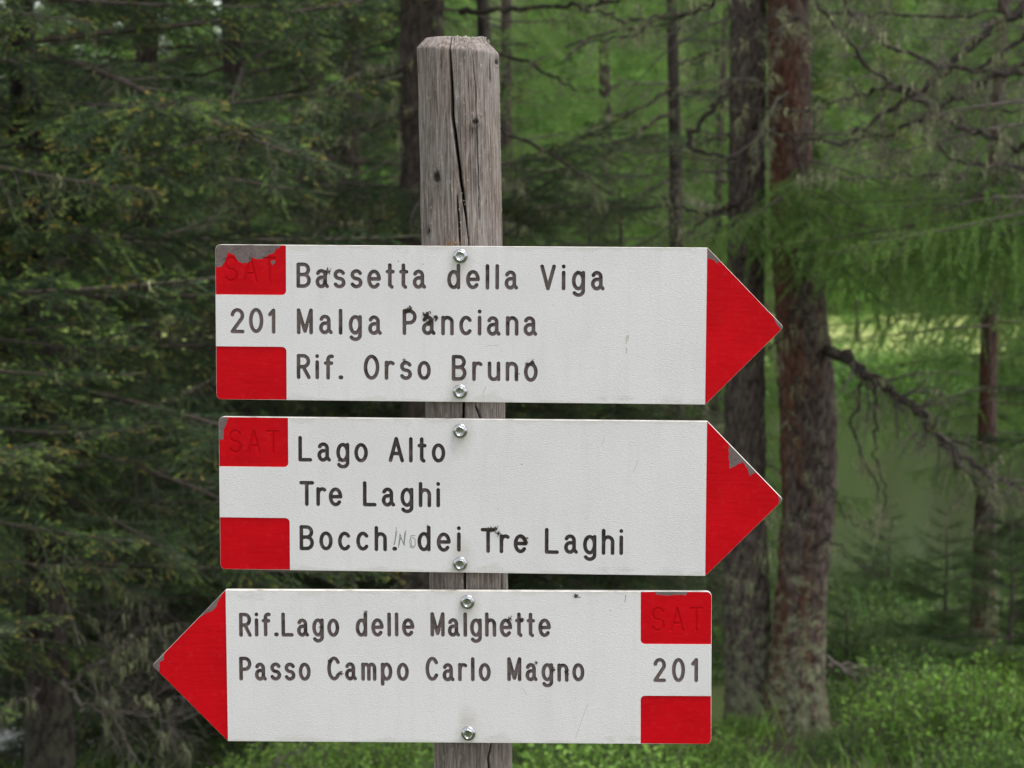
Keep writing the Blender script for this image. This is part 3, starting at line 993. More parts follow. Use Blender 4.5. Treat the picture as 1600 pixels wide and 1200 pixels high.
    for nm, n_, fn, sz, mt in spots:
        bag = Bag(); crumbs(bag, n_, fn, sz, 0)
        mk_obj('lichen', bag.mesh('lichen', [[M['crust'], M['orange'], M['tuft']][mt]]), root)
    return root


make_post()

# ------------------------------------------------------------------ ground, lake, far bank
LAKE_Z = -3.0


def shore_y(x):
    return np.clip(16.3 + (np.asarray(x, float) + 3.2) * 1.10, 12.5, 30.0)


def ground_z(x, y):
    x = np.asarray(x, float); y = np.asarray(y, float)
    s = shore_y(x)
    t = np.clip((y - 2.0) / (s - 2.0), -3, 1.6)
    near = np.where(t > 0, -3.0 * np.abs(t) ** 1.25, -0.35 * t * 0 + 0.06 * np.abs(t))
    near = near + (fbm(x * .35 + 40, y * .35 + 40, 0, 77, 4) - .5) * 0.45 * np.clip((y - 3) / 5, 0, 1)
    far0 = 46.0 + 5 * (fbm(x * .05 + 9, 3.3, 0, 5, 2) - .5)
    far = LAKE_Z + np.clip((y - far0) / 3.5, -1.5, 1) * 0.35 + np.clip(y - far0 - 3, 0, 20) * 0.012
    far = far + np.clip(y - 70, 0, 500) * 0.30 * np.clip((x + 60) / 70, 0.15, 1)
    return np.where(y < (s + far0) / 2, np.maximum(near, LAKE_Z - 1.2), np.maximum(far, LAKE_Z - 1.2))


def gz(x, y):
    return float(ground_z(np.array([x]), np.array([y]))[0])


def mat_ground():
    k = NT('forest_floor')
    c = k.coord()
    a = k.noise(c, 1.4, 6, 0.65); b = k.noise(c, 14, 5, 0.7)
    col = k.ramp(b, [(0.3, (0.030, 0.024, 0.016)), (0.5, (0.060, 0.048, 0.030)), (0.72, (0.095, 0.078, 0.050))])
    grn = k.ramp(a, [(0.34, 0.0), (0.52, 1.0)])
    col = k.mix(k.math('MULTIPLY', grn, 0.8), col, k.mix(b, (0.035, 0.06, 0.016), (0.10, 0.15, 0.035)))
    return k.done(col, 0.95, k.bump(b, 0.8, 0.03), spec=0.15)


def mat_meadow():
    k = NT('far_meadow_grass')
    c = k.coord()
    a = k.noise(c, 0.5, 5, 0.65); b = k.noise(k.coord((1, 0.4, 1)), 3.5, 5, 0.7)
    col = k.mix(k.ramp(a, [(0.35, 0.0), (0.65, 1.0)]), (0.23, 0.28, 0.09), (0.40, 0.43, 0.165))
    col = k.mix(k.math('MULTIPLY', b, 0.4), col, (0.14, 0.18, 0.04))
    return k.done(col, 0.95, k.bump(b, 0.8, 0.1), spec=0.1)


def mat_water():
    k = NT('lake_water')
    w1 = k.noise(k.coord((1.0, 0.35, 1)), 5.0, 3, 0.55)
    nb = k.bump(w1, 0.10, 0.02)
    k.b.inputs['IOR'].default_value = 1.33
    return k.done((0.031, 0.038, 0.016), 0.15, nb, spec=0.5)


gx = np.concatenate([np.linspace(-420, -32, 16), np.linspace(-28, 28, 113), np.linspace(32, 420, 16)])
gy = np.concatenate([np.linspace(-60, -4, 10), np.linspace(-2, 34, 110), np.linspace(35, 75, 50), np.linspace(80, 700, 40)])
GX, GY = np.meshgrid(gx, gy)
GZ = ground_z(GX, GY)
nr, nc = GX.shape
i, j = np.meshgrid(np.arange(nr - 1), np.arange(nc - 1), indexing='ij')
a0 = (i * nc + j).ravel()
gt = np.concatenate([np.stack([a0, a0 + 1, a0 + nc + 1], 1), np.stack([a0, a0 + nc + 1, a0 + nc], 1)])
M['ground'] = mat_ground(); M['meadow'] = mat_meadow(); M['water'] = mat_water()
gym = GY.ravel()[gt].mean(1); gmi = ((gym > 38) & (gym < 67)).astype(int)
tag(mk_obj('ground', mk_mesh('ground', np.stack([GX, GY, GZ], -1).reshape(-1, 3), gt, [M['ground'], M['meadow']], gmi, True)), 'mossy forest floor sloping down to the lake shore', kind='structure')
wx = np.linspace(-80, 80, 2); wv = [(-160, 8, LAKE_Z), (160, 8, LAKE_Z), (160, 56, LAKE_Z), (-160, 56, LAKE_Z)]
tag(mk_obj('lake', mk_mesh('lake', wv, [(0, 1, 2), (0, 2, 3)], M['water'])), 'still green lake behind the trees', kind='structure')

# ------------------------------------------------------------------ plant meshes shared by the trees
M['spruce_bark'] = mat_bark('spruce_bark', (0.115, 0.088, 0.075), (0.022, 0.017, 0.015), lichen=0.35)
M['dark_bark'] = mat_bark('dark_spruce_bark', (0.085, 0.068, 0.060), (0.014, 0.011, 0.010), lichen=0.15)
M['larch_bark'] = mat_bark('larch_bark', (0.15, 0.115, 0.10), (0.026, 0.019, 0.017), lichen=0.65)
M['red_bark'] = mat_bark('red_larch_bark', (0.165, 0.125, 0.112), (0.024, 0.017, 0.015), lichen=0.75, red=0.78)
M['twig'] = mat_plain('twig_bark', (0.075, 0.058, 0.047), 0.9, var=0.4, scale=25)
M['dead'] = mat_plain('dead_grey_twig', (0.112, 0.093, 0.080), 0.9, var=0.45, scale=18)
M['bough'] = mat_bough()
M['usnea'] = mat_plain('beard_lichen', (0.25, 0.26, 0.135), 0.95, var=0.35, scale=30)
M['spruce'] = mat_needles('spruce_needles', (0.018, 0.044, 0.019), (0.056, 0.118, 0.040), (0.24, 0.37, 0.07), (0.52, 0.36, 0.07), 0.18)  # inner needles darkened so the colour carries the shade deep between boughs
M['young'] = mat_needles('young_spruce_needles', (0.05, 0.11, 0.032), (0.12, 0.225, 0.06), (0.16, 0.24, 0.04), (0.18, 0.24, 0.05), 0.15)
M['larch'] = mat_needles('larch_needles', (0.085, 0.175, 0.042), (0.205, 0.365, 0.090), (0.25, 0.42, 0.09), (0.31, 0.43, 0.085), 0.48)
M['leaf'] = mat_needles('shrub_leaves', (0.036, 0.090, 0.024), (0.10, 0.205, 0.042), (0.25, 0.44, 0.065), (0.22, 0.41, 0.06), 0.30)


def sample_line(p, s):
    d = np.concatenate([[0], np.cumsum(np.linalg.norm(np.diff(p, axis=0), axis=1))])
    s = np.clip(s, 0, d[-1] * .9999)
    k = np.clip(np.searchsorted(d, s, side='right') - 1, 0, len(p) - 2)
    t = (s - d[k]) / (d[k + 1] - d[k])
    pos = p[k] + (p[k + 1] - p[k]) * t[:, None]
    tan = (p[k + 1] - p[k]) / (d[k + 1] - d[k])[:, None]
    return pos, tan, d[-1]


def needles(bag, line, spacing, ln, wd, rng, tip_len=0.0, tip_on=0.0, mat=0, spread=0.85, start=0.0):
    L = np.linalg.norm(np.diff(line, axis=0), axis=1).sum()
    n = int((L - start) / spacing)
    if n < 1: return
    s = start + (np.arange(n) + rng.uniform(0, 1, n)) * spacing
    pos, tan, L = sample_line(line, s)
    up = np.array([0, 0, 1.0])
    side = np.cross(tan, up); side /= np.linalg.norm(side, axis=1)[:, None] + 1e-9
    upp = np.cross(side, tan)
    a = rng.normal(0, 1.15, n)
    perp = np.cos(a)[:, None] * upp + np.sin(a)[:, None] * side
    d = tan * (1 - spread * .45) + perp * spread
    d /= np.linalg.norm(d, axis=1)[:, None]
    l = ln * rng.uniform(.7, 1.15, n)
    w = np.cross(d, rng.normal(0, 1, (n, 3))); w /= np.linalg.norm(w, axis=1)[:, None] + 1e-9
    v = np.stack([pos - w * wd, pos + w * wd, pos + d * l[:, None]], 1).reshape(-1, 3)
    t = np.arange(n * 3).reshape(-1, 3)
    tip = np.repeat(np.clip((s - (L - tip_len)) / max(tip_len, 1e-6), 0, 1) * tip_on if tip_len > 0 else np.zeros(n), 3)
    bag.add(v, t, mat, tip)


def twig_line(p0, d, L, droop, rng, n=5, wig=0.05):
    t = np.linspace(0, 1, n)[:, None]
    d = d / np.linalg.norm(d)
    p = p0 + d * L * t + np.array([0, 0, -1.0]) * droop * L * t ** 2
    w = rng.normal(0, wig * L, (n, 3)); w[0] = 0
    return p + np.cumsum(w, 0) * .35


def spruce_branch(seed, L=1.5, tipp=0.25, hang=0.25, up=0.0):
    """layered spruce bough along +x made of finger-like shoots: needles (0), bark (1), lichen (2)"""
    rng = np.random.default_rng(seed); bag = Bag()
    s = np.linspace(0, L, 14)
    ax = np.stack([s, .03 * L * np.sin(s * 3 + seed), .10 * s - hang * s ** 2 / L + .10 * s ** 3 / L ** 2], 1)
    v, t = tube(ax, np.linspace(.012, .0025, 14) * L / 1.5, 5); bag.add(v, t, 1)

    def shoot(line, on, start=0.0):
        l = np.linalg.norm(np.diff(line, axis=0), axis=1).sum()
        fresh = 1.0 if on else rng.uniform(.0, .42)
        needles(bag, line, .0017, .0135, .0013, rng, min(.055, l * .6), fresh, spread=.8, start=start)

    pos0 = .10 * L
    while pos0 < L * .97:
        for sg in (-1, 1):
            if rng.random() > .92: continue
            q, tn, _ = sample_line(ax, np.array([pos0 + rng.uniform(-.015, .015)])); q, tn = q[0], tn[0]
            ang = RAD(rng.uniform(38, 64)) * sg
            d = np.array([tn[0] * math.cos(ang) - tn[1] * math.sin(ang), tn[0] * math.sin(ang) + tn[1] * math.cos(ang), tn[2] + rng.normal(-.08, .16)])
            l2 = min(.46 * L / 1.5, (L - pos0) * .50 + .06) * rng.uniform(.55, 1.12)
            if pos0 < .25 * L: l2 *= .7
            ln2 = twig_line(q, d, l2, .16 + hang * .4, rng, 6, .03)
            v, t = tube(ln2, np.linspace(.0034, .0012, 6), 3, False); bag.add(v, t, 1)
            on = rng.random() < tipp
            shoot(ln2, on, l2 * (.25 if pos0 < .4 * L else .05))
            p2 = .16 * l2
            while p2 < l2 * .93:
                for s2 in (-1, 1):
                    if rng.random() > .80: continue
                    q2, t2, _ = sample_line(ln2, np.array([p2])); q2, t2 = q2[0], t2[0]
                    a2 = RAD(rng.uniform(30, 52)) * s2
                    d2 = np.array([t2[0] * math.cos(a2) - t2[1] * math.sin(a2), t2[0] * math.sin(a2) + t2[1] * math.cos(a2), t2[2] + rng.normal(up, .2)])
                    l3 = min(.12, (l2 - p2) * .55 + .03) * rng.uniform(.55, 1.2)
                    ln3 = twig_line(q2, d2, l3, .1, rng, 3, .03)
                    v, t = tube(ln3, .0011, 3, False); bag.add(v, t, 1)
                    shoot(ln3, on and rng.random() < .85)
                p2 += rng.uniform(.036, .060)
        if rng.random() < .10: beard(bag, rng, ax[int(pos0 / L * 13)], rng.uniform(.03, .10), 2)
        pos0 += rng.uniform(.055, .090) * L / 1.5
    shoot(ax, rng.random() < .6, L * .35)
    return bag.mesh('branch', [M['spruce'], M['twig'], M['usnea']])


def beard(bag, rng, c, L, mat, n=9):
    """hanging strands of beard lichen"""
    for _ in range(n):
        o = np.array(c) + rng.normal(0, .012, 3); l = L * rng.uniform(.3, 1.0)
        m = 4; tt = np.linspace(0, 1, m)
        p = o + np.stack([np.cumsum(rng.normal(0, .006, m)), np.cumsum(rng.normal(0, .006, m)), -l * tt], 1)
        a = rng.uniform(0, math.pi); w = np.array([math.cos(a), math.sin(a), 0]) * rng.uniform(.0018, .004)
        ww = (1 - tt * .8)[:, None] * w
        v = np.concatenate([p - ww, p + ww])
        t = [(k, k + 1, m + k + 1) for k in range(m - 1)] + [(k, m + k + 1, m + k) for k in range(m - 1)]
        bag.add(v, t, mat)


def larch_branch(seed, L=1.3, dens=1.0):
    """feathery larch bough with needle rosettes along hanging twigs"""
    rng = np.random.default_rng(seed); bag = Bag()
    s = np.linspace(0, L, 12)
    ax = np.stack([s, .04 * L * np.sin(s * 2.6 + seed), .06 * s - .22 * s ** 2 / L + .12 * s ** 3 / L ** 2], 1)
    v, t = tube(ax, np.linspace(.010, .002, 12) * L / 1.3, 5); bag.add(v, t, 1)

    def rosettes(line, start=0.0):
        Lr = np.linalg.norm(np.diff(line, axis=0), axis=1).sum()
        n = int((Lr - start) / .017)
        if n < 1: return
        pos, tan, _ = sample_line(line, start + (np.arange(n) + rng.uniform(0, 1, n)) * .017)
        k = 13
        d = rng.normal(0, 1, (n, k, 3)) + np.array([0, 0, .55]) + tan[:, None, :] * .5
        d /= np.linalg.norm(d, axis=2)[:, :, None]
        l = rng.uniform(.015, .027, (n, k, 1))
        w = np.cross(d, rng.normal(0, 1, (n, k, 3))); w /= np.linalg.norm(w, axis=2)[:, :, None] + 1e-9
        b = np.broadcast_to(pos[:, None, :], d.shape)
        v = np.stack([b - w * .0012, b + w * .0012, b + d * l], 2).reshape(-1, 3)
        bag.add(v, np.arange(len(v)).reshape(-1, 3), 0, np.repeat(rng.uniform(0, 1, n) ** 2, k * 3))

    pos0 = .1 * L
    while pos0 < L * .98:
        for sg in (-1, 1):
            if rng.random() > .85 * dens: continue
            q, tn, _ = sample_line(ax, np.array([pos0])); q, tn = q[0], tn[0]
            ang = RAD(rng.uniform(45, 75)) * sg
            d = np.array([tn[0] * math.cos(ang) - tn[1] * math.sin(ang), tn[0] * math.sin(ang) + tn[1] * math.cos(ang), rng.normal(-.25, .25)])
            l2 = min(.42, (L - pos0) * .45 + .06) * rng.uniform(.5, 1.15)
            ln2 = twig_line(q, d, l2, .55, rng, 6, .04)
            v, t = tube(ln2, np.linspace(.0024, .001, 6), 3, False); bag.add(v, t, 1)
            rosettes(ln2, .02)
            if rng.random() < .6:
                q2, t2, _ = sample_line(ln2, np.array([l2 * rng.uniform(.25, .6)]))
                ln3 = twig_line(q2[0], t2[0] + rng.normal(0, .6, 3), l2 * .5, .5, rng, 4, .04)
                v, t = tube(ln3, .001, 3, False); bag.add(v, t, 1); rosettes(ln3)
        pos0 += rng.uniform(.045, .075)
    rosettes(ax, .35 * L)
    return bag.mesh('branch', [M['larch'], M['twig'], M['usnea']])


def crooked(p0, d, L, rng, n=9, wig=.10, grav=-.05):
    """gnarled dead twig"""
    p = [np.array(p0, float)]; d = np.array(d, float); d /= np.linalg.norm(d)
    for _ in range(n - 1):
        d = d + rng.normal(0, wig, 3) + np.array([0, 0, grav]); d /= np.linalg.norm(d)
        p.append(p[-1] + d * L / (n - 1))
    return np.array(p)


def dress_dead(bag, line, r0, r1, rng, twigs=10, tl=.35, lichen=6, depth=2, grav=-.06, bark=1, sides=6):
    n = len(line)
    v, t = tube(line, np.linspace(r0, r1, n) * (1 + .15 * rng.normal(0, 1, n)), sides); bag.add(v, t, bark)
    L = np.linalg.norm(np.diff(line, axis=0), axis=1).sum()
    for _ in range(twigs):
        s = L * rng.uniform(.12, .98)
        q, tn, _ = sample_line(line, np.array([s]))
        side = rng.normal(0, 1, 3); side -= tn[0] * (side @ tn[0]); side /= np.linalg.norm(side) + 1e-9
        ln = crooked(q[0], tn[0] * .7 + side * .9, tl * rng.uniform(.3, 1.1) * (1.1 - .5 * s / L), rng, 7, .16, grav)
        rr = max(.0012, r0 * .32 * (1 - .5 * s / L))
        if depth > 1: dress_dead(bag, ln, rr, .0007, rng, max(1, int(twigs * .35)), tl * .5, 0 if rng.random() < .6 else 2, depth - 1, grav, 0, 3)
        else:
            v, t = tube(ln, np.linspace(rr * .7, .0006, 7), 3, False); bag.add(v, t, bark)
    for _ in range(lichen):
        q, _, _ = sample_line(line, np.array([L * rng.uniform(.05, 1)]))
        beard(bag, rng, q[0], rng.uniform(.03, .11), 2, int(rng.integers(4, 11)))


def dead_branch(seed, L=1.1, lichen=7):
    rng = np.random.default_rng(seed); bag = Bag()
    ln = crooked((0, 0, 0), (1, 0, -.05), L, rng, 10, .10, -.03)
    dress_dead(bag, ln, .009, .0015, rng, 12, .40, lichen, 2)
    return bag.mesh('dead_branch', [M['dead'], M['dead'], M['usnea']])


SPRUCE = [spruce_branch(100 + k, 1.5, (.20, .55, .35, .08, .45, .25)[k], (.16, .06, .22, .10, .04, .28)[k], (.05, .15, .0, .1, .2, .0)[k]) for k in range(6)]
TIPPED = [spruce_branch(150 + k, 1.5, .85, (.08, .16, .04)[k], (.15, .1, .2)[k]) for k in range(3)]
YOUNG = [m.copy() for m in SPRUCE[:4]]
for m in YOUNG:
    m.name = 'branch'; m.materials[0] = M['young']
LARCH = [larch_branch(200 + k, 1.3, (1, .85, .7, 1)[k]) for k in range(4)]
DEAD = [dead_branch(300 + k, 1.1, (9, 4, 12, 2)[k]) for k in range(4)]


def worley(u, w, period, seed):
    """cell noise on an unrolled trunk: distance gap between the two nearest cells and the cell's random tone"""
    iu, iw = np.floor(u).astype(int), np.floor(w).astype(int)
    f1 = np.full(u.shape, 9.0); f2 = np.full(u.shape, 9.0); tone = np.zeros(u.shape)
    for du in (-1, 0, 1):
        for dw in (-1, 0, 1):
            cu, cw = iu + du, iw + dw; cm = np.mod(cu, period)
            pu = cu + .1 + .8 * hash01(cm, cw, cm * 0, seed); pw = cw + .1 + .8 * hash01(cm, cw, cm * 0 + 1, seed)
            d = np.hypot(u - pu, w - pw); tn = hash01(cm, cw, cm * 0 + 2, seed)
            nearer = d < f1
            f2 = np.where(nearer, f1, np.minimum(f2, d)); tone = np.where(nearer, tn, tone); f1 = np.where(nearer, d, f1)
    return f2 - f1, tone


def trunk_mesh(path, rad, mat, seed, sides=44, rows=130, relief=.10, name='trunk', dense_to=None, plate=(.030, .10)):
    """tapered trunk covered in scaly plates with cracks between"""
    path = np.asarray(path, float)
    d = np.concatenate([[0], np.cumsum(np.linalg.norm(np.diff(path, axis=0), axis=1))])
    if dense_to: s = np.concatenate([np.linspace(0, dense_to, int(rows * .85)), np.linspace(dense_to, d[-1], rows - int(rows * .85) + 1)[1:]])
    else: s = np.linspace(0, d[-1], rows)
    fine = np.linspace(0, d[-1], 400); pf = resample(path, 400)
    p = np.stack([np.interp(s, fine, pf[:, k]) for k in range(3)], 1)
    r = np.interp(s, d, rad); r = np.convolve(np.pad(r, 6, 'edge'), np.ones(13) / 13, 'valid')
    a = np.linspace(0, 2 * np.pi, sides, endpoint=False)
    A, S = np.meshgrid(a, s); Rr = np.broadcast_to(r[:, None], A.shape)
    per = max(6, int(round(2 * math.pi * float(np.mean(r[:len(r) // 2])) / plate[0])))
    wx = (fbm(np.cos(A) * 2, np.sin(A) * 2, S * 3.0, seed + 3, 3) - .5) * 2.6
    u = A / (2 * np.pi) * per + wx; w = S / plate[1] + wx * .8 + hash01(np.floor(u).astype(int) % per, u.astype(int) * 0, u.astype(int) * 0, seed) * .6
    gap, tone = worley(u, w, per, seed)
    rel = np.clip(gap * 2.2, 0, 1) ** .7 * (.55 + .45 * tone)
    rel = np.clip(rel * (.7 + 1.2 * (fbm(np.cos(A) * 9, np.sin(A) * 9, S * 10, seed + 7, 3) - .35)), 0, 1)
    lump = fbm(np.cos(A) * 1.2, np.sin(A) * 1.2, S * .9, seed + 5, 2) - .5
    flare = np.exp(-np.clip(S - .25, 0, 9) / .28) * (.20 + .35 * np.clip(fbm(np.cos(A) * 1.6, np.sin(A) * 1.6, 0, seed + 8, 2) - .35, 0, 1))
    Rv = Rr * (1 + relief * (rel - .6) + .10 * lump + flare)
    v = np.stack([p[:, None, 0] + Rv * np.cos(A), p[:, None, 1] + Rv * np.sin(A), np.broadcast_to(p[:, None, 2], A.shape)], -1)
    i, j = np.meshgrid(np.arange(rows - 1), np.arange(sides), indexing='ij')
    a0 = (i * sides + j).ravel(); a1 = (i * sides + (j + 1) % sides).ravel()
    t = np.concatenate([np.stack([a0, a1, a1 + sides], 1), np.stack([a0, a1 + sides, a0 + sides], 1)])
    return mk_mesh(name, v.reshape(-1, 3), t, mat, smooth=True, attrs={'relief': rel.ravel()})


def add_branch(root, me, loc, az, pitch, scale, roll=0.0):
    o = mk_obj('dead_branch' if me in DEAD else 'branch', me, root)
    m = Matrix.Rotation(az, 4, 'Z') @ Matrix.Rotation(-pitch, 4, 'Y') @ Matrix.Rotation(roll, 4, 'X')
    o.location = loc
    o.rotation_euler = m.to_euler()
    o.scale = (scale, scale, scale)
    return o


def conifer(name, label, x, y, h, r, seed, kind='spruce', first=1.2, longest=1.9, step=.34, per=5, lean=(0, 0), dead_to=0.0, bark='spruce_bark', path=None, rad=None, group=None, up_to=None, pool=None):
    """tree = trunk + separate boughs in whorls"""
    rng = np.random.default_rng(seed)
    z0 = gz(x, y)
    root = empty(name, (x, y, z0))
    tag(root, label, 'tree', group)
    if path is None:
        t = np.linspace(0, 1, 8)
        path = [(lean[0] * h * k + .02 * h * math.sin(3 * k + seed) * k, lean[1] * h * k, h * k - .25 * (k == 0)) for k in t]
        rad = [r * (1.35 if k == 0 else 1) * (1 - .93 * k) + .004 for k in t]
    path = np.array(path, float)
    mk_obj('trunk', trunk_mesh(path, rad, M[bark], seed, 48, 200, .12, dense_to=min(5.0, h * .8)), root)
    zs = path[:, 2]
    pool = pool or (SPRUCE if kind == 'spruce' else LARCH)
    z = first; k = 0
    while z < (up_to or h) * .985:
        f = (z - first) / (h - first)
        Lb = longest * (1 - f) ** .75 * (0.75 + .25 * min(1, f * 6)) + .12
        cxy = np.array([np.interp(z, zs, path[:, 0]), np.interp(z, zs, path[:, 1])])
        a0 = rng.uniform(0, 6.28)
        n = per if z < 5.5 else max(3, per - 1)
        for q in range(n):
            az = a0 + q * 2 * math.pi / n + rng.normal(0, .22)
            dead = z < dead_to and rng.random() < .75
            me = pool[int(rng.integers(len(pool)))] if not dead else DEAD[int(rng.integers(len(DEAD)))]
            sc = Lb / (1.5 if kind == 'spruce' else 1.3) * rng.uniform(.75, 1.12)
            if dead: sc = Lb / 1.1 * rng.uniform(.4, .85)
            add_branch(root, me, (cxy[0], cxy[1], z + rng.normal(0, .06)), az, RAD(rng.normal(-7 + 26 * f, 8)), sc, rng.normal(0, .18))
        z += step * rng.uniform(.75, 1.25) * (1 if z < 5.5 else 1.6)
    return root


def px_tree(px, dist):
    return (px - 800) / FPX * dist * 1.0

# ------------------------------------------------------------------ the wood on the left and behind the post
SPG = 'spruces around the clearing'
conifer('spruce_tree', 'leaning spruce by the left frame edge, dead grey twigs at its foot', px_tree(66, 8.6), 8.6, 9.0, .080, 1, first=1.15, longest=2.0, lean=(-.035, .0), dead_to=1.2, per=6, step=.28, group=SPG, pool=TIPPED[:1] + SPRUCE[:4], bark='dark_bark')
conifer('spruce_tree', 'nearest spruce, boughs with orange-tipped shoots reaching in from the left edge', px_tree(-300, 7.6), 7.6, 8.0, .13, 2, first=.9, longest=1.75, per=7, step=.26, group=SPG, pool=TIPPED)
conifer('spruce_tree', 'spruce with thin dark trunk between leaning spruce and post', px_tree(388, 12.0), 12.0, 9.5, .085, 3, first=1.9, longest=1.9, per=5, dead_to=3.4, bark='dark_bark', group=SPG)
conifer('spruce_tree', 'thick dark spruce trunk standing right behind the post', px_tree(682, 11.5), 11.5, 11, .185, 4, first=2.4, longest=1.5, per=4, dead_to=4.8, bark='spruce_bark', group=SPG)
conifer('spruce_tree', 'bearded spruce farther back, seen above the top sign left of the post', px_tree(545, 15.0), 15.0, 9, .13, 5, first=1.4, longest=2.1, per=5, dead_to=3.0, group=SPG)
conifer('spruce_tree', 'dense spruce in the shade behind the leaning spruce', px_tree(215, 13.2), 13.2, 9, .13, 6, first=1.0, longest=2.2, per=6, group=SPG)
conifer('spruce_tree', 'short dense spruce farther back, right of the dark low-boughed one', px_tree(925, 15.5), 15.5, 3.7, .06, 7, first=.4, longest=1.5, per=8, step=.17, bark='dark_bark', group=SPG)
conifer('spruce_tree', 'low bushy spruce behind the left arrow point of the lowest sign', px_tree(250, 11.8), 11.8, 2.7, .045, 41, first=.15, longest=1.25, per=7, step=.15, group=SPG)
conifer('spruce_tree', 'low bushy spruce behind the foot of the leaning spruce', px_tree(95, 12.4), 12.4, 2.4, .045, 42, first=.15, longest=1.2, per=7, step=.15, group=SPG)
conifer('spruce_tree', 'low bushy spruce behind the signs below the middle board', px_tree(420, 12.6), 12.6, 2.2, .045, 43, first=.15, longest=1.1, per=7, step=.16, group=SPG)
conifer('spruce_tree', 'dark spruce whose low boughs spread right of the post above the top sign', px_tree(775, 13.0), 13.0, 8.5, .07, 9, first=.9, longest=1.55, per=8, step=.17, bark='dark_bark', group=SPG, up_to=3.5)
conifer('spruce_tree', 'slender bare-stemmed spruce left of the twin trunks', px_tree(1052, 17.0), 17.0, 9.5, .085, 8, first=2.0, longest=1.8, per=4, dead_to=5.6, step=.45, bark='dark_bark', group=SPG)

# ------------------------------------------------------------------ twin trunks on the right
def px_path(pts, dist, extend_to=None, foot=.3):
    """trunk line from picture points (x, y, width): returns world points and radii, bottom first"""
    P, R = [], []
    for x, y, w in pts:
        p = at(x, y, dist); P.append(p); R.append(w * pxm(dist) / 2)
    return P, R


def stem_tree(name, label, pts, dist, top, seed, bark, group=None, sides=56, relief=.13, crown=None):
    P, R = px_path(pts, dist)
    x, y = P[0].x, P[0].y
    z0 = gz(x, y)
    root = empty(name, (x, y, z0)); tag(root, label, 'tree', group)
    path = [(p.x - x, 0.0, p.z - z0) for p in P]
    if path[0][2] > -.1:
        path.insert(0, (path[0][0], 0, -.25)); R.insert(0, R[0] * 1.18)
    dx = path[-1][0]; zt = path[-1][2]
    for f in (.4, .8, 1.0):
        path.append((dx * (1 + .02 * f), .0, zt + (top - zt) * f)); R.append(R[len(pts)] * (1 - .95 * f) + .006 if len(R) > len(pts) else R[-1] * (1 - f * .95))
    R = R[:len(path)]
    mk_obj('trunk', trunk_mesh(np.array(path), R, M[bark], seed, 84, 380, .16, dense_to=4.6), root)
    rng = np.random.default_rng(seed)
    z = crown or 4.5
    while z < top * .97:
        f = (z - 4) / (top - 4)
        for q in range(4):
            add_branch(root, LARCH[int(rng.integers(4))], (dx, 0, z), rng.uniform(0, 6.28), RAD(rng.normal(5, 10)), (1.7 * (1 - f) + .4) * rng.uniform(.7, 1.1), rng.normal(0, .2))
        z += .5
    return root, path


TD = 10.5
T1, T1p = stem_tree('larch_tree', 'darker slimmer trunk of the twin larches, left one', [(1176, 1150, 78), (1172, 1080, 74), (1166, 950, 72), (1163, 800, 68), (1163, 600, 62), (1166, 300, 57), (1169, 0, 56)], TD + .12, 10, 21, 'larch_bark', 'twin larch trunks')
T2, T2p = stem_tree('larch_tree', 'reddish thicker trunk of the twin larches with lichen at its foot', [(1243, 1150, 92), (1243, 1060, 86), (1250, 950, 82), (1264, 800, 84), (1263, 650, 90), (1251, 500, 82), (1236, 300, 66), (1232, 0, 66)], TD, 10.5, 22, 'red_bark', 'twin larch trunks')


def boughs(root, specs, seed, name='dead_branch'):
    """gnarled boughs drawn through picture points at their own distance; each is one object of the tree"""
    rng = np.random.default_rng(seed)
    ro = np.array(root.location)
    for pts, d0, d1, w0, w1, tw, tl, li in specs:
        n = max(8, len(pts) * 4)
        P = np.array([at(x, y, d0 + (d1 - d0) * k / max(1, len(pts) - 1)) for k, (x, y) in enumerate(pts)])
        P = resample(P, n)
        wob = rng.normal(0, .010, (n, 3)); wob[0] = 0
        P = P + wob
        bag = Bag()
        dress_dead(bag, P - ro, w0 * .92 * pxm(d0) / 2, w1 * .9 * pxm(d1) / 2, rng, int(tw * 1.6), tl, int(li * .45), 2)
        mk_obj(name, bag.mesh(name, [M['dead'], M['dead'] if name == 'limb' else M['bough'], M['usnea']]), root)


def q8(pts): return [(1080 + x / 3, y / 3) for x, y in pts]
def q5(pts): return [(780 + x / 3, y / 3) for x, y in pts]
def q6(pts): return [(1080 + x / 3, 400 + y / 3) for x, y in pts]
def q7(pts): return [(1080 + x / 3, 800 + y / 3) for x, y in pts]
def q3(pts): return [(x / 3, 800 + y / 3) for x, y in pts]


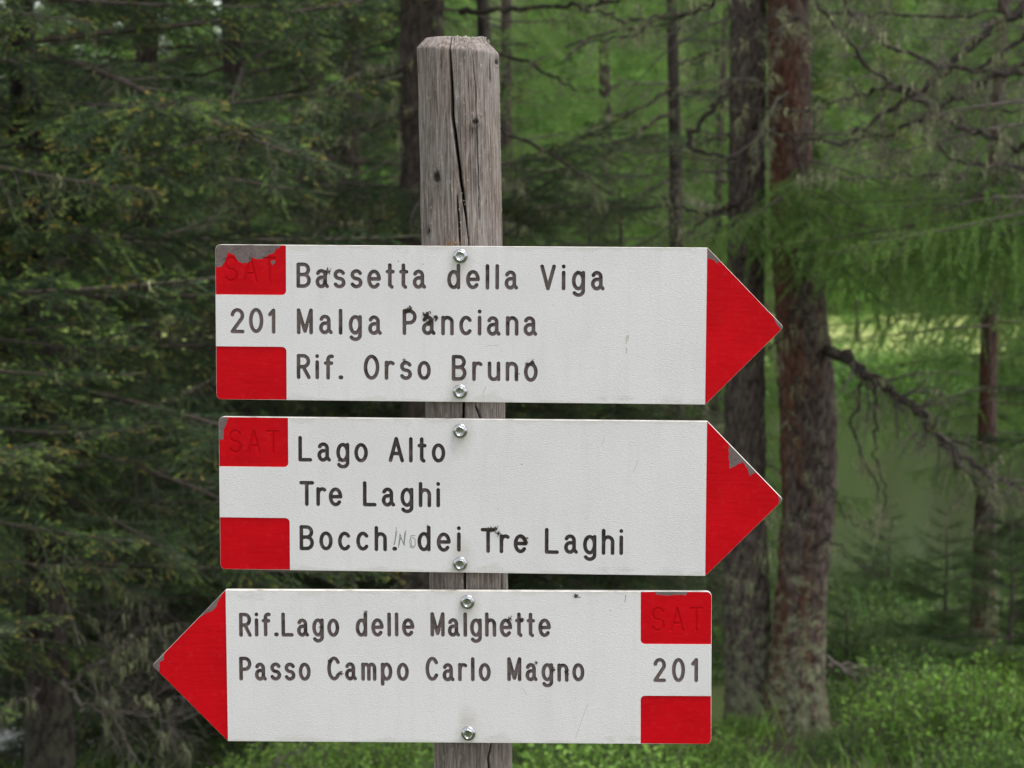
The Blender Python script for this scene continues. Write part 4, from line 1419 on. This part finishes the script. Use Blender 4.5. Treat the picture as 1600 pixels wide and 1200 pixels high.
# dead boughs of the reddish trunk: points, start distance, end distance, widths in pixels, twigs, twig length, lichen tufts
boughs(T2, [
    (q6([(640, 440), (700, 470), (760, 500), (870, 580), (1000, 680), (1080, 740), (1150, 840), (1250, 920), (1400, 1030), (1560, 1090), (1640, 1110)]), 10.4, 9.6, 22, 5, 30, .42, 12),
    (q6([(1150, 845), (1280, 880), (1420, 915)]), 9.9, 9.7, 7, 3, 4, .2, 2),
    (q6([(1170, 870), (1280, 1020), (1400, 1080), (1540, 1180)]), 9.9, 9.6, 6, 2, 7, .3, 2),
    (q6([(775, 500), (790, 640), (760, 760), (790, 930), (870, 1090), (875, 1190)]), 10.2, 10.0, 6, 2.5, 6, .22, 3),
    (q6([(855, 575), (865, 700), (850, 860), (900, 1050), (920, 1210), (870, 1255), (800, 1240)]), 10.1, 9.9, 6, 2.5, 6, .22, 3),
    (q6([(560, 930), (640, 1010), (690, 1170), (740, 1230), (820, 1290), (900, 1310)]), 10.2, 10.0, 4, 2, 4, .2, 1),
    (q6([(490, 220), (485, 290), (430, 380), (350, 440), (300, 470)]), 10.25, 10.1, 7, 3, 5, .25, 5),
    (q6([(400, 420), (410, 600), (440, 740), (470, 900)]), 10.2, 10.1, 3, 2, 2, .1, 4),
    (q6([(540, 1180), (500, 1210), (400, 1330), (250, 1480), (180, 1540)]), 10.2, 9.9, 5, 2, 8, .25, 10),
    (q6([(500, 560), (490, 700), (500, 870), (560, 1030), (600, 1130)]), 10.28, 10.28, 5, 2, 3, .1, 8),
    (q5([(1410, 85), (1370, 100), (1290, 150), (1200, 175), (1100, 215), (1010, 270), (900, 300)]), 10.3, 10.0, 6, 2, 9, .25, 16),
    (q8([(440, 450), (400, 520), (290, 515), (200, 510), (100, 480), (30, 455)]), 10.25, 10.0, 6, 3, 6, .2, 9),
    (q8([(500, 652), (420, 630), (360, 600), (290, 550)]), 10.2, 10.1, 5, 2, 2, .1, 1),
    (q7([(620, 60), (700, 170), (790, 260), (890, 305)]), 10.3, 10.1, 4, 2, 4, .15, 2),
], 61)
boughs(T1, [
    (q5([(1090, 370), (1060, 430), (1000, 520), (920, 600), (870, 645), (900, 700), (980, 715), (1070, 745)]), 10.5, 10.3, 11, 6, 5, .3, 3),
    (q5([(1110, 970), (1060, 990), (990, 1003), (880, 990), (760, 930)]), 10.5, 10.2, 9, 4, 5, .25, 3),
    (q5([(1130, 640), (1010, 650), (950, 640), (900, 660)]), 10.6, 10.7, 5, 2, 3, .2, 3),
    (q8([(180, 950), (80, 1010), (0, 1090), (-60, 1150)]), 10.4, 10.0, 6, 3, 6, .3, 9),
], 62)

# ------------------------------------------------------------------ trees at the right edge
RT = conifer('larch_tree', 'big larch beyond the right edge sending bare lichen-hung boughs across the top', px_tree(1850, 9.0), 9.0, 9, .17, 23, kind='larch', first=4.4, longest=1.9, per=4, bark='larch_bark')
boughs(RT, [
    (q8([(1900, 360), (1560, 332), (1350, 345), (1160, 310), (950, 240), (800, 130), (730, 20), (715, -80)]), 9.0, 8.7, 12, 5, 22, .40, 26),
    (q8([(1900, 760), (1560, 700), (1380, 640), (1270, 600), (1190, 540), (1060, 460), (950, 400), (830, 310), (720, 170), (620, 50), (560, -40)]), 9.0, 8.6, 14, 5, 24, .45, 10),
    (q8([(1900, 180), (1500, 330), (1330, 390), (1200, 510), (1050, 590), (900, 640), (680, 670), (560, 655), (480, 645)]), 9.1, 8.9, 13, 5, 20, .35, 14),
    (q8([(1060, 440), (950, 395), (850, 430), (700, 470), (560, 515), (440, 520)]), 8.7, 9.2, 9, 5, 10, .25, 8),
    (q8([(1850, -160), (1560, 30), (1380, 150), (1230, 290), (1120, 400), (900, 540), (740, 630)]), 9.0, 8.9, 20, 7, 12, .4, 10),
    (q8([(1850, 20), (1560, 160), (1400, 290), (1300, 340)]), 9.1, 9.1, 12, 7, 6, .3, 4),
    (q8([(1900, 830), (1560, 795), (1330, 770), (1180, 710), (1090, 650)]), 9.0, 8.7, 8, 4, 10, .35, 6),
    (q8([(1850, 780), (1540, 800), (1300, 815), (1100, 820), (950, 812)]), 9.2, 9.0, 7, 3, 10, .3, 6),
    (q8([(1850, 120), (1400, 60), (1150, 65), (850, 75), (650, 60)]), 9.4, 9.3, 9, 4, 14, .4, 12),
    (q8([(1900, 500), (1500, 520), (1330, 520), (1200, 440)]), 9.3, 9.0, 6, 3, 8, .3, 5),
    (q5([(1300, -160), (1150, -60), (1020, 15), (900, 60), (750, 95), (640, 95), (550, 85), (400, 40)]), 9.3, 9.5, 9, 4, 9, .3, 10),
    (q5([(1000, 20), (870, 70), (690, 130), (610, 165), (500, 192), (410, 208), (330, 205)]), 9.4, 9.5, 6, 3, 6, .22, 5),
    (q8([(1700, 850), (1560, 930), (1480, 870), (1440, 840)]), 9.0, 8.9, 6, 3, 3, .2, 3),
], 63)
rb = np.random.default_rng(7)
for (bx, by, dd, az, pt, sc) in [(1760, 345, 9.2, 178, -4, 1.15), (1790, 300, 9.5, 186, -6, 1.35), (1830, 380, 10.6, 180, -2, 1.45), (1720, 320, 8.8, 190, -6, .9)]:
    p = at(bx, by, dd) - RT.location
    add_branch(RT, LARCH[int(rb.integers(4))], p, RAD(az), RAD(pt), sc, rb.normal(0, .2))
for (bx, by, dd, az, pt, sc) in [(1250, 310, 10.2, -75, -16, .8), (1255, 330, 10.2, -20, -14, 1.05), (1245, 300, 10.2, -130, -14, .6), (1262, 300, 10.3, 200, -18, .75), (1240, 290, 10.3, -30, -20, .95), (1240, 340, 10.2, 10, -12, .9), (1250, 380, 10.2, -60, -20, .7), (1240, 270, 10.4, 60, -5, .8)]:
    p = at(bx, by, dd) - T2.location
    add_branch(T2, LARCH[int(rb.integers(4))], p, RAD(az), RAD(pt), sc, rb.normal(0, .2))

for q in range(9):                                              # fresh sprays hanging in front of the reddish trunk and beside it
    p = at(1245 + rb.normal(0, 6), rb.uniform(235, 350), TD - .1) - T2.location
    add_branch(T2, LARCH[int(rb.integers(4))], p, RAD(rb.uniform(-115, 25)), RAD(rb.normal(-10, 7)), rb.uniform(.5, .85), rb.normal(0, .25))
for q in range(11):
    p = at(rb.uniform(1560, 1740), rb.uniform(245, 370), rb.uniform(8.8, 10.2)) - RT.location
    add_branch(RT, LARCH[int(rb.integers(4))], p, RAD(180 + rb.normal(0, 25)), RAD(rb.normal(-2, 6)), rb.uniform(.6, .95), rb.normal(0, .25))
for q in range(11):
    p = at(rb.uniform(1600, 1760), rb.uniform(-60, 330), rb.uniform(8.7, 9.9)) - RT.location
    add_branch(RT, DEAD[int(rb.integers(4))], p, RAD(180 + rb.normal(0, 24)), RAD(rb.normal(0, 12)), rb.uniform(.8, 1.2), rb.uniform(-1.5, 1.5))
for q in range(7):
    p = at(1232 + rb.normal(0, 8), rb.uniform(-30, 260), TD) - T2.location
    add_branch(T2, DEAD[int(rb.integers(4))], p, RAD(rb.uniform(-170, -10)), RAD(rb.normal(-8, 12)), rb.uniform(.5, 1.0), rb.uniform(-1.5, 1.5))
    p = at(1167 + rb.normal(0, 8), rb.uniform(-30, 360), TD + .1) - T1.location
    add_branch(T1, DEAD[int(rb.integers(4))], p, RAD(180 + rb.normal(0, 40)), RAD(rb.normal(-8, 12)), rb.uniform(.5, .95), rb.uniform(-1.5, 1.5))

conifer('larch_tree', 'slim young larch with orange bark at its foot, right of the lake gap', px_tree(1551, 14.0), 14.0, 9, .072, 24, kind='larch', first=1.2, longest=1.3, per=3, step=.36, bark='red_bark', dead_to=1.5)
conifer('spruce_tree', 'slim spruce cut by the right frame edge', px_tree(1745, 12.5), 12.5, 8, .07, 25, first=.5, longest=1.3, per=5, step=.3, group=SPG)
conifer('larch_tree', 'feathery larch on the near shore above the lake gap', px_tree(1640, 19.5), 19.5, 10, .055, 26, kind='larch', first=3.4, longest=1.6, per=5, step=.35)
conifer('larch_tree', 'feathery larch farther off behind the right-hand larch stem', px_tree(1660, 21.5), 21.5, 10, .06, 27, kind='larch', first=1.3, longest=2.4, per=6, step=.35)
for k, (px, dd, h, lab) in enumerate([(1486, 14.6, 1.05, 'knee-high spruce sapling beside the slim larch stem'), (1590, 12.0, 1.25, 'spruce sapling at the right frame edge'), (1330, 13.4, .55, 'small bright spruce sapling by the fallen branch'), (1395, 17.5, .9, 'sapling on the bank just above the water')]):
    x = px_tree(px, dd); z0 = gz(x, dd); rng = np.random.default_rng(400 + k)
    root = empty('spruce_sapling', (x, dd, z0)); tag(root, lab, 'sapling', 'spruce saplings near the shore')
    v, t = tube(np.array([(0, 0, -.08), (.01, 0, h * .5), (0, 0, h)]), [.016, .010, .003], 7)
    mk_obj('trunk', mk_mesh('trunk', v, t, M['twig'], smooth=True), root)
    z = .08
    while z < h:
        f = z / h
        for q in range(6):
            o = add_branch(root, YOUNG[int(rng.integers(4))], (0, 0, z), rng.uniform(0, 6.28), RAD(rng.normal(2 + 25 * f, 6)), (.46 * (1 - f) + .06) * rng.uniform(.8, 1.15) * h ** .5, 0)
        z += .10

# young spruces and larches filling the wood between post and twin trunks
conifer('larch_tree', 'light green larch behind the short dense spruce', px_tree(960, 24.0), 24.0, 13, .12, 28, kind='larch', first=1.2, longest=2.6, per=6, step=.36)
conifer('larch_tree', 'light green larch seen just right of the post top', px_tree(806, 21.0), 21.0, 13, .10, 29, kind='larch', first=3.2, longest=2.3, per=5, step=.4)
conifer('larch_tree', 'thin-stemmed larch between slender spruce and twin trunks', px_tree(1122, 22.5), 22.5, 11, .07, 30, kind='larch', first=1.0, longest=2.0, per=5, step=.36)
conifer('spruce_tree', 'spruce hidden behind the signs right of the post', px_tree(960, 13.5), 13.5, 3.3, .05, 31, first=.3, longest=1.3, per=6, step=.2, group=SPG)
conifer('spruce_tree', 'shaded spruce behind the signs left of the post', px_tree(480, 17.5), 17.5, 12, .11, 32, first=.6, longest=2.2, per=6, group=SPG)
conifer('larch_tree', 'light larch glimpsed between the spruces above the top sign', px_tree(470, 22.0), 22.0, 12, .10, 33, kind='larch', first=1.0, longest=2.4, per=6, step=.36)
conifer('spruce_tree', 'far left spruce deep in the shade', px_tree(60, 16.0), 16.0, 13, .12, 34, first=.6, longest=2.4, per=6, group=SPG)

def by_label(txt):
    return next(o for o in COL.objects if o.parent is None and txt in str(o.get('label', '')))


boughs(by_label('thick dark spruce trunk'), [
    (q5([(-190, 60), (0, 42), (200, 45), (350, 38), (480, 20), (620, -30)]), 11.4, 10.9, 11, 6, 8, .3, 6),
    (q5([(-190, 190), (0, 250), (150, 310), (300, 390), (380, 430)]), 11.4, 11.0, 8, 4, 6, .25, 4),
    (q5([(-150, 520), (190, 690), (330, 790), (540, 900)]), 11.3, 10.8, 7, 4, 10, .35, 4),
    ([(690, 150), (600, 190), (520, 230), (430, 250), (380, 245)], 11.4, 11.0, 8, 4, 14, .4, 10),
    ([(690, 60), (610, 120), (560, 135), (500, 160)], 11.4, 11.2, 7, 3, 12, .35, 8),
    ([(690, 260), (640, 330), (560, 350), (470, 345)], 11.4, 11.0, 7, 3, 12, .35, 10)], 64)
boughs(by_label('slender bare-stemmed'), [
    (q5([(820, 400), (700, 490), (530, 560), (420, 620)]), 17, 16.5, 7, 4, 8, .5, 5),
    (q5([(820, 530), (740, 550), (600, 650), (450, 790), (400, 860)]), 17, 16.5, 8, 4, 8, .5, 5),
    (q5([(820, 60), (640, 130), (430, 160), (300, 290)]), 17, 16.5, 8, 4, 8, .5, 3),
    (q5([(820, 300), (920, 270), (1010, 240), (1090, 215)]), 17, 16.7, 6, 3, 8, .5, 6),
    (q5([(830, 830), (700, 890), (600, 960)]), 17, 16.7, 6, 3, 8, .5, 3)], 65)

# ------------------------------------------------------------------ far forest beyond the lake
def far_tree_mesh(seed, h, wide, mat, larch):
    rng = np.random.default_rng(seed); bag = Bag()
    z = h * .10
    while z < h * .99:
        f = z / h
        R = wide * (1 - f) ** .8 + .1
        for q in range(7):
            az = rng.uniform(0, 6.28); L = R * rng.uniform(.6, 1.15)
            m = int(26 * L / wide) + 6
            s = rng.uniform(.12, 1, m) ** .8 * L
            c = np.stack([np.cos(az) * s, np.sin(az) * s, z - .22 * s + rng.normal(0, .10, m)], 1)
            c[:, :2] += rng.normal(0, .16, (m, 2)) * (.4 + s / L)[:, None]
            k = 4
            o = rng.normal(0, .10, (m, k, 3)); d = rng.normal(0, 1, (m, k, 3)); d[..., 2] *= .6
            d /= np.linalg.norm(d, axis=2)[:, :, None]
            w = np.cross(d, rng.normal(0, 1, (m, k, 3))); w /= np.linalg.norm(w, axis=2)[:, :, None]
            b = c[:, None, :] + o; l = rng.uniform(.10, .24, (m, k, 1))
            v = np.stack([b - w * .028, b + w * .028, b + d * l], 2).reshape(-1, 3)
            bag.add(v, np.arange(len(v)).reshape(-1, 3), 0, rng.uniform(0, .6))
        z += h / 30
    return bag.mesh('crown', [mat])


FARC = [far_tree_mesh(500, 11, 1.9, M['larch'], True), far_tree_mesh(501, 12, 2.2, M['larch'], True), far_tree_mesh(502, 9, 2.0, M['larch'], True), far_tree_mesh(503, 12, 1.7, M['young'], False), far_tree_mesh(504, 13, 1.9, M['spruce'], False)]
FART = []
for h in (11, 12, 9, 12, 13):
    v, t = tube(np.array([(0, 0, -.4), (.03, 0, h * .4), (0, 0, h * .97)]), [.16, .11, .02], 8)
    FART.append(mk_mesh('trunk', v, t, M['dead'], smooth=True))
rng = np.random.default_rng(9)
spots = []
for row, (yy, n_) in enumerate([(69, 22), (74, 22), (80, 22), (88, 22), (98, 20), (110, 18)]):
    for q in range(n_):
        x = (q + .5 + rng.uniform(-.35, .35)) / n_ * 72 - 36
        spots.append((x * yy / 80, yy + rng.uniform(-2.2, 2.2)))
for (x, y) in [(9.6, 57.0), (2.0, 52.5), (-1.2, 54.0), (-6, 53), (-11, 55), (-16, 54), (17.5, 56), (20, 60), (5.2, 58)]: spots.append((x, y))
for (x, y) in spots:
    k = int(rng.choice(5, p=[.28, .25, .15, .22, .10]))
    root = empty('far_tree', (x, y, gz(x, y)), (0, 0, rng.uniform(0, 6.28)))
    s = rng.uniform(.75, 1.2) * (0.75 if y < 62 else 1)
    root.scale = (s, s, s)
    if k < 3: tag(root, 'light green larch in the forest across the lake', 'tree', 'larches across the lake')
    else: tag(root, 'darker green spruce in the forest across the lake', 'tree', 'spruces across the lake')
    mk_obj('trunk', FART[k], root); mk_obj('crown', FARC[k], root)

# ------------------------------------------------------------------ undergrowth
def shrub_arrays(seed, rad, hgt, stems, bright):
    """low bilberry / alpenrose clump: many small leaves on short stems"""
    rng = np.random.default_rng(seed); bag = Bag()
    for _ in range(stems):
        a, q = rng.uniform(0, 6.28), rad * math.sqrt(rng.uniform(0, 1))
        hh = hgt * (1 - .55 * (q / rad) ** 2) * rng.uniform(.55, 1.1)
        b = np.array([q * math.cos(a), q * math.sin(a), -.03]); tp = b + np.array([rng.normal(0, .06) + .15 * math.cos(a) * q, rng.normal(0, .06) + .15 * math.sin(a) * q, hh])
        v, t = tube(np.array([b, (b + tp) / 2 + rng.normal(0, .012, 3), tp]), .0018, 3, False); bag.add(v, t, 1)
        n = int(7 + hh * 20)
        s = rng.uniform(.25, 1.02, n)[:, None]
        c = b + (tp - b) * s + rng.normal(0, .010, (n, 3))
        d = rng.normal(0, 1, (n, 3)); d[:, 2] = np.abs(d[:, 2]) * .7 + .15; d /= np.linalg.norm(d, axis=1)[:, None]
        w = np.cross(d, rng.normal(0, 1, (n, 3))); w /= np.linalg.norm(w, axis=1)[:, None]
        l = rng.uniform(.022, .042, (n, 1)); wd = l * .22
        v = np.stack([c, c + d * l * .5 + w * wd, c + d * l, c + d * l * .5 - w * wd], 1).reshape(-1, 3)
        k = np.arange(n)[:, None] * 4
        t = np.concatenate([k + [0, 1, 2], k + [0, 2, 3]])
        bag.add(v, t, 0, np.repeat(np.clip(bright + rng.normal(0, .22) + (s[:, 0] - .7) * .5, 0, 1), 4))
    return bag.arrays()


SHR = [shrub_arrays(600, .42, .34, 230, .10), shrub_arrays(601, .36, .28, 190, .25), shrub_arrays(602, .5, .40, 280, .05), shrub_arrays(603, .33, .22, 170, .45)]
big = Bag(); rng = np.random.default_rng(10)
for _ in range(105):
    y = rng.uniform(7.6, 15.5); x = rng.uniform(-.30, .30) * y * 1.05
    k = int(rng.integers(4)); v, t, m, a = SHR[k]
    az, s = rng.uniform(0, 6.28), rng.uniform(.45, 1.0)
    if x < -0.4: s *= .75
    if abs(x - 1.32 * y / 10.5) < .62 and y < 10.9: s *= .5
    c_, s_ = math.cos(az), math.sin(az)
    vv = np.stack([v[:, 0] * c_ - v[:, 1] * s_, v[:, 0] * s_ + v[:, 1] * c_, v[:, 2]], 1) * s + np.array([x, y, gz(x, y)])
    k0 = len(big.v); big.add(vv, t, 0, np.clip(a + rng.choice([-.15, 0, .1, .45], p=[.35, .3, .2, .15]), 0, 1)); big.m[-1] = m
for _ in range(100):                                            # grass tufts and dry stalks between the clumps
    y = rng.uniform(7.4, 14.5); x = rng.uniform(-.30, .30) * y * 1.05; n = 26
    b = np.array([x, y, gz(x, y) - .02]) + np.stack([rng.normal(0, .07, n), rng.normal(0, .07, n), np.zeros(n)], 1)
    d = np.stack([rng.normal(0, .35, n), rng.normal(0, .35, n), np.ones(n)], 1) * rng.uniform(.14, .36, (n, 1))
    bend = np.stack([rng.normal(0, .06, n), rng.normal(0, .06, n), -np.abs(rng.normal(0, .05, n))], 1)
    w = np.stack([rng.normal(0, 1, n), rng.normal(0, 1, n), np.zeros(n)], 1); w *= .0028 / np.linalg.norm(w, axis=1)[:, None]
    v = np.stack([b - w, b + w, b + d * .55 + w * .8, b + d * .55 - w * .8, b + d + bend], 1).reshape(-1, 3)
    k5 = np.arange(n)[:, None] * 5
    big.add(v, np.concatenate([k5 + [0, 1, 2], k5 + [0, 2, 3], k5 + [3, 2, 4]]), int(rng.random() < .22), rng.uniform(0, .8))
tag(mk_obj('undergrowth', big.mesh('undergrowth', [M['leaf'], M['twig']])), 'low bilberry and alpenrose cover on the forest floor', 'undergrowth', kind='stuff')
v, t, m, a = shrub_arrays(650, .55, .42, 420, .62)
BR = mk_mesh('leaves', v, t, [M['leaf'], M['twig']], m, attrs={'tip': a})
for (px, py, dd, s, lab) in [(1545, 1120, 9.6, 1.0, 'bright yellow-green shrub in the bottom right corner'), (1470, 1110, 10.6, .8, 'bright shrub left of the corner shrub under the larch stem'), (1590, 1075, 11.6, .9, 'bright shrub behind the corner shrub at the right edge'), (600, 1195, 9.2, .75, 'bright shrub below the lowest sign left of the post'), (480, 1200, 9.6, .7, 'bright shrub below the left arrow point'), (1110, 1185, 9.3, .5, 'small bright shrub at the foot of the twin trunks')]:
    x = px_tree(px, dd)
    root = empty('shrub', (x, dd, gz(x, dd)), (0, 0, px * .7)); root.scale = (s, s, s)
    tag(root, lab, 'shrub', 'bright shrubs on the forest floor')
    mk_obj('leaves', BR, root)

big = Bag()
for _ in range(80):
    y = rng.uniform(14.5, 24.0); x = rng.uniform(-.05, .30) * y * 1.1
    if y > shore_y(x) + .3: continue
    v, t, m, a = SHR[int(rng.integers(4))]
    s = rng.uniform(.8, 1.5); az = rng.uniform(0, 6.28); c_, s_ = math.cos(az), math.sin(az)
    vv = np.stack([v[:, 0] * c_ - v[:, 1] * s_, v[:, 0] * s_ + v[:, 1] * c_, v[:, 2] * .8], 1) * s + np.array([x, y, gz(x, y)])
    k3 = rng.random(len(t) // 2) < .45; k3 = np.repeat(k3, 2)[:len(t)]
    big.add(vv, t[:len(k3)][k3], 0, np.clip(a * .6, 0, 1)); big.m[-1] = m[:len(k3)][k3]
for q in range(130):                                            # low willow scrub along the far waterline
    x = rng.uniform(-26, 26) if q < 60 else rng.uniform(4, 14); y = 46.2 + 5 * (float(fbm(np.array([x * .05 + 9]), 3.3, 0, 5, 2)[0]) - .5) + rng.uniform(-1.0, 2.5)
    n = 420; rr, hh = rng.uniform(.5, 1.4), rng.uniform(.25, 1.15)
    c = np.stack([rng.normal(0, rr * .5, n), rng.normal(0, .4, n), np.abs(rng.normal(0, hh * .5, n))], 1) + np.array([x, y, gz(x, y)])
    d = rng.normal(0, 1, (n, 3)); d /= np.linalg.norm(d, axis=1)[:, None]
    w = np.cross(d, rng.normal(0, 1, (n, 3))); w /= np.linalg.norm(w, axis=1)[:, None]
    v = np.stack([c - w * .03, c + w * .03, c + d * .16], 1).reshape(-1, 3)
    big.add(v, np.arange(len(v)).reshape(-1, 3), 0, rng.uniform(0, .5))
tag(mk_obj('shore_scrub', big.mesh('shore_scrub', [M['leaf'], M['twig']])), 'low scrub along both shores of the lake', 'scrub', kind='stuff')

# fallen wood and dead twigs on the ground
def fallen(name, label, pts, dist, w0, w1, seed, tw=8, tl=.4, li=2):
    P = np.array([at(x, y, dist) for x, y in pts]); c = P[0].copy(); c[2] = gz(c[0], c[1])
    root = empty(name, tuple(c)); tag(root, label, 'branch', 'dead wood on the ground')
    boughs(root, [(pts, dist, dist + .1, w0, w1, tw, tl, li)], seed, 'limb')


fallen('fallen_branch', 'fallen grey branch on the slope right of the twin trunks', q7([(620, 670), (720, 740), (850, 830), (940, 870), (1030, 890)]), 11.2, 9, 4, 71)
fallen('fallen_branch', 'short pale barkless stick behind the fallen branch', q7([(640, 712), (720, 716), (800, 728), (900, 722)]), 12.2, 7, 4, 72, 2, .15, 0)
fallen('fallen_branch', 'tangle of grey dead twigs right of the leaning spruce foot', q3([(300, 800), (320, 790), (480, 700), (600, 610), (670, 520)]), 8.3, 7, 2.5, 73, 14, .5, 2)
fallen('fallen_branch', 'long grey dead twig curving under the left arrow point', q3([(290, 790), (330, 850), (420, 920), (600, 940), (750, 960), (820, 1050)]), 8.25, 7, 2.5, 74, 16, .5, 2)
fallen('fallen_branch', 'forked dead twig left of the leaning spruce foot', q3([(180, 830), (150, 870), (60, 905), (-20, 940)]), 8.2, 6, 3, 75, 8, .35, 2)
fallen('fallen_branch', 'dead twig standing below the lowest sign left of the post', [(420, 1210), (440, 1185), (480, 1165), (500, 1130)], 9.0, 5, 2.5, 76, 8, .35, 1)
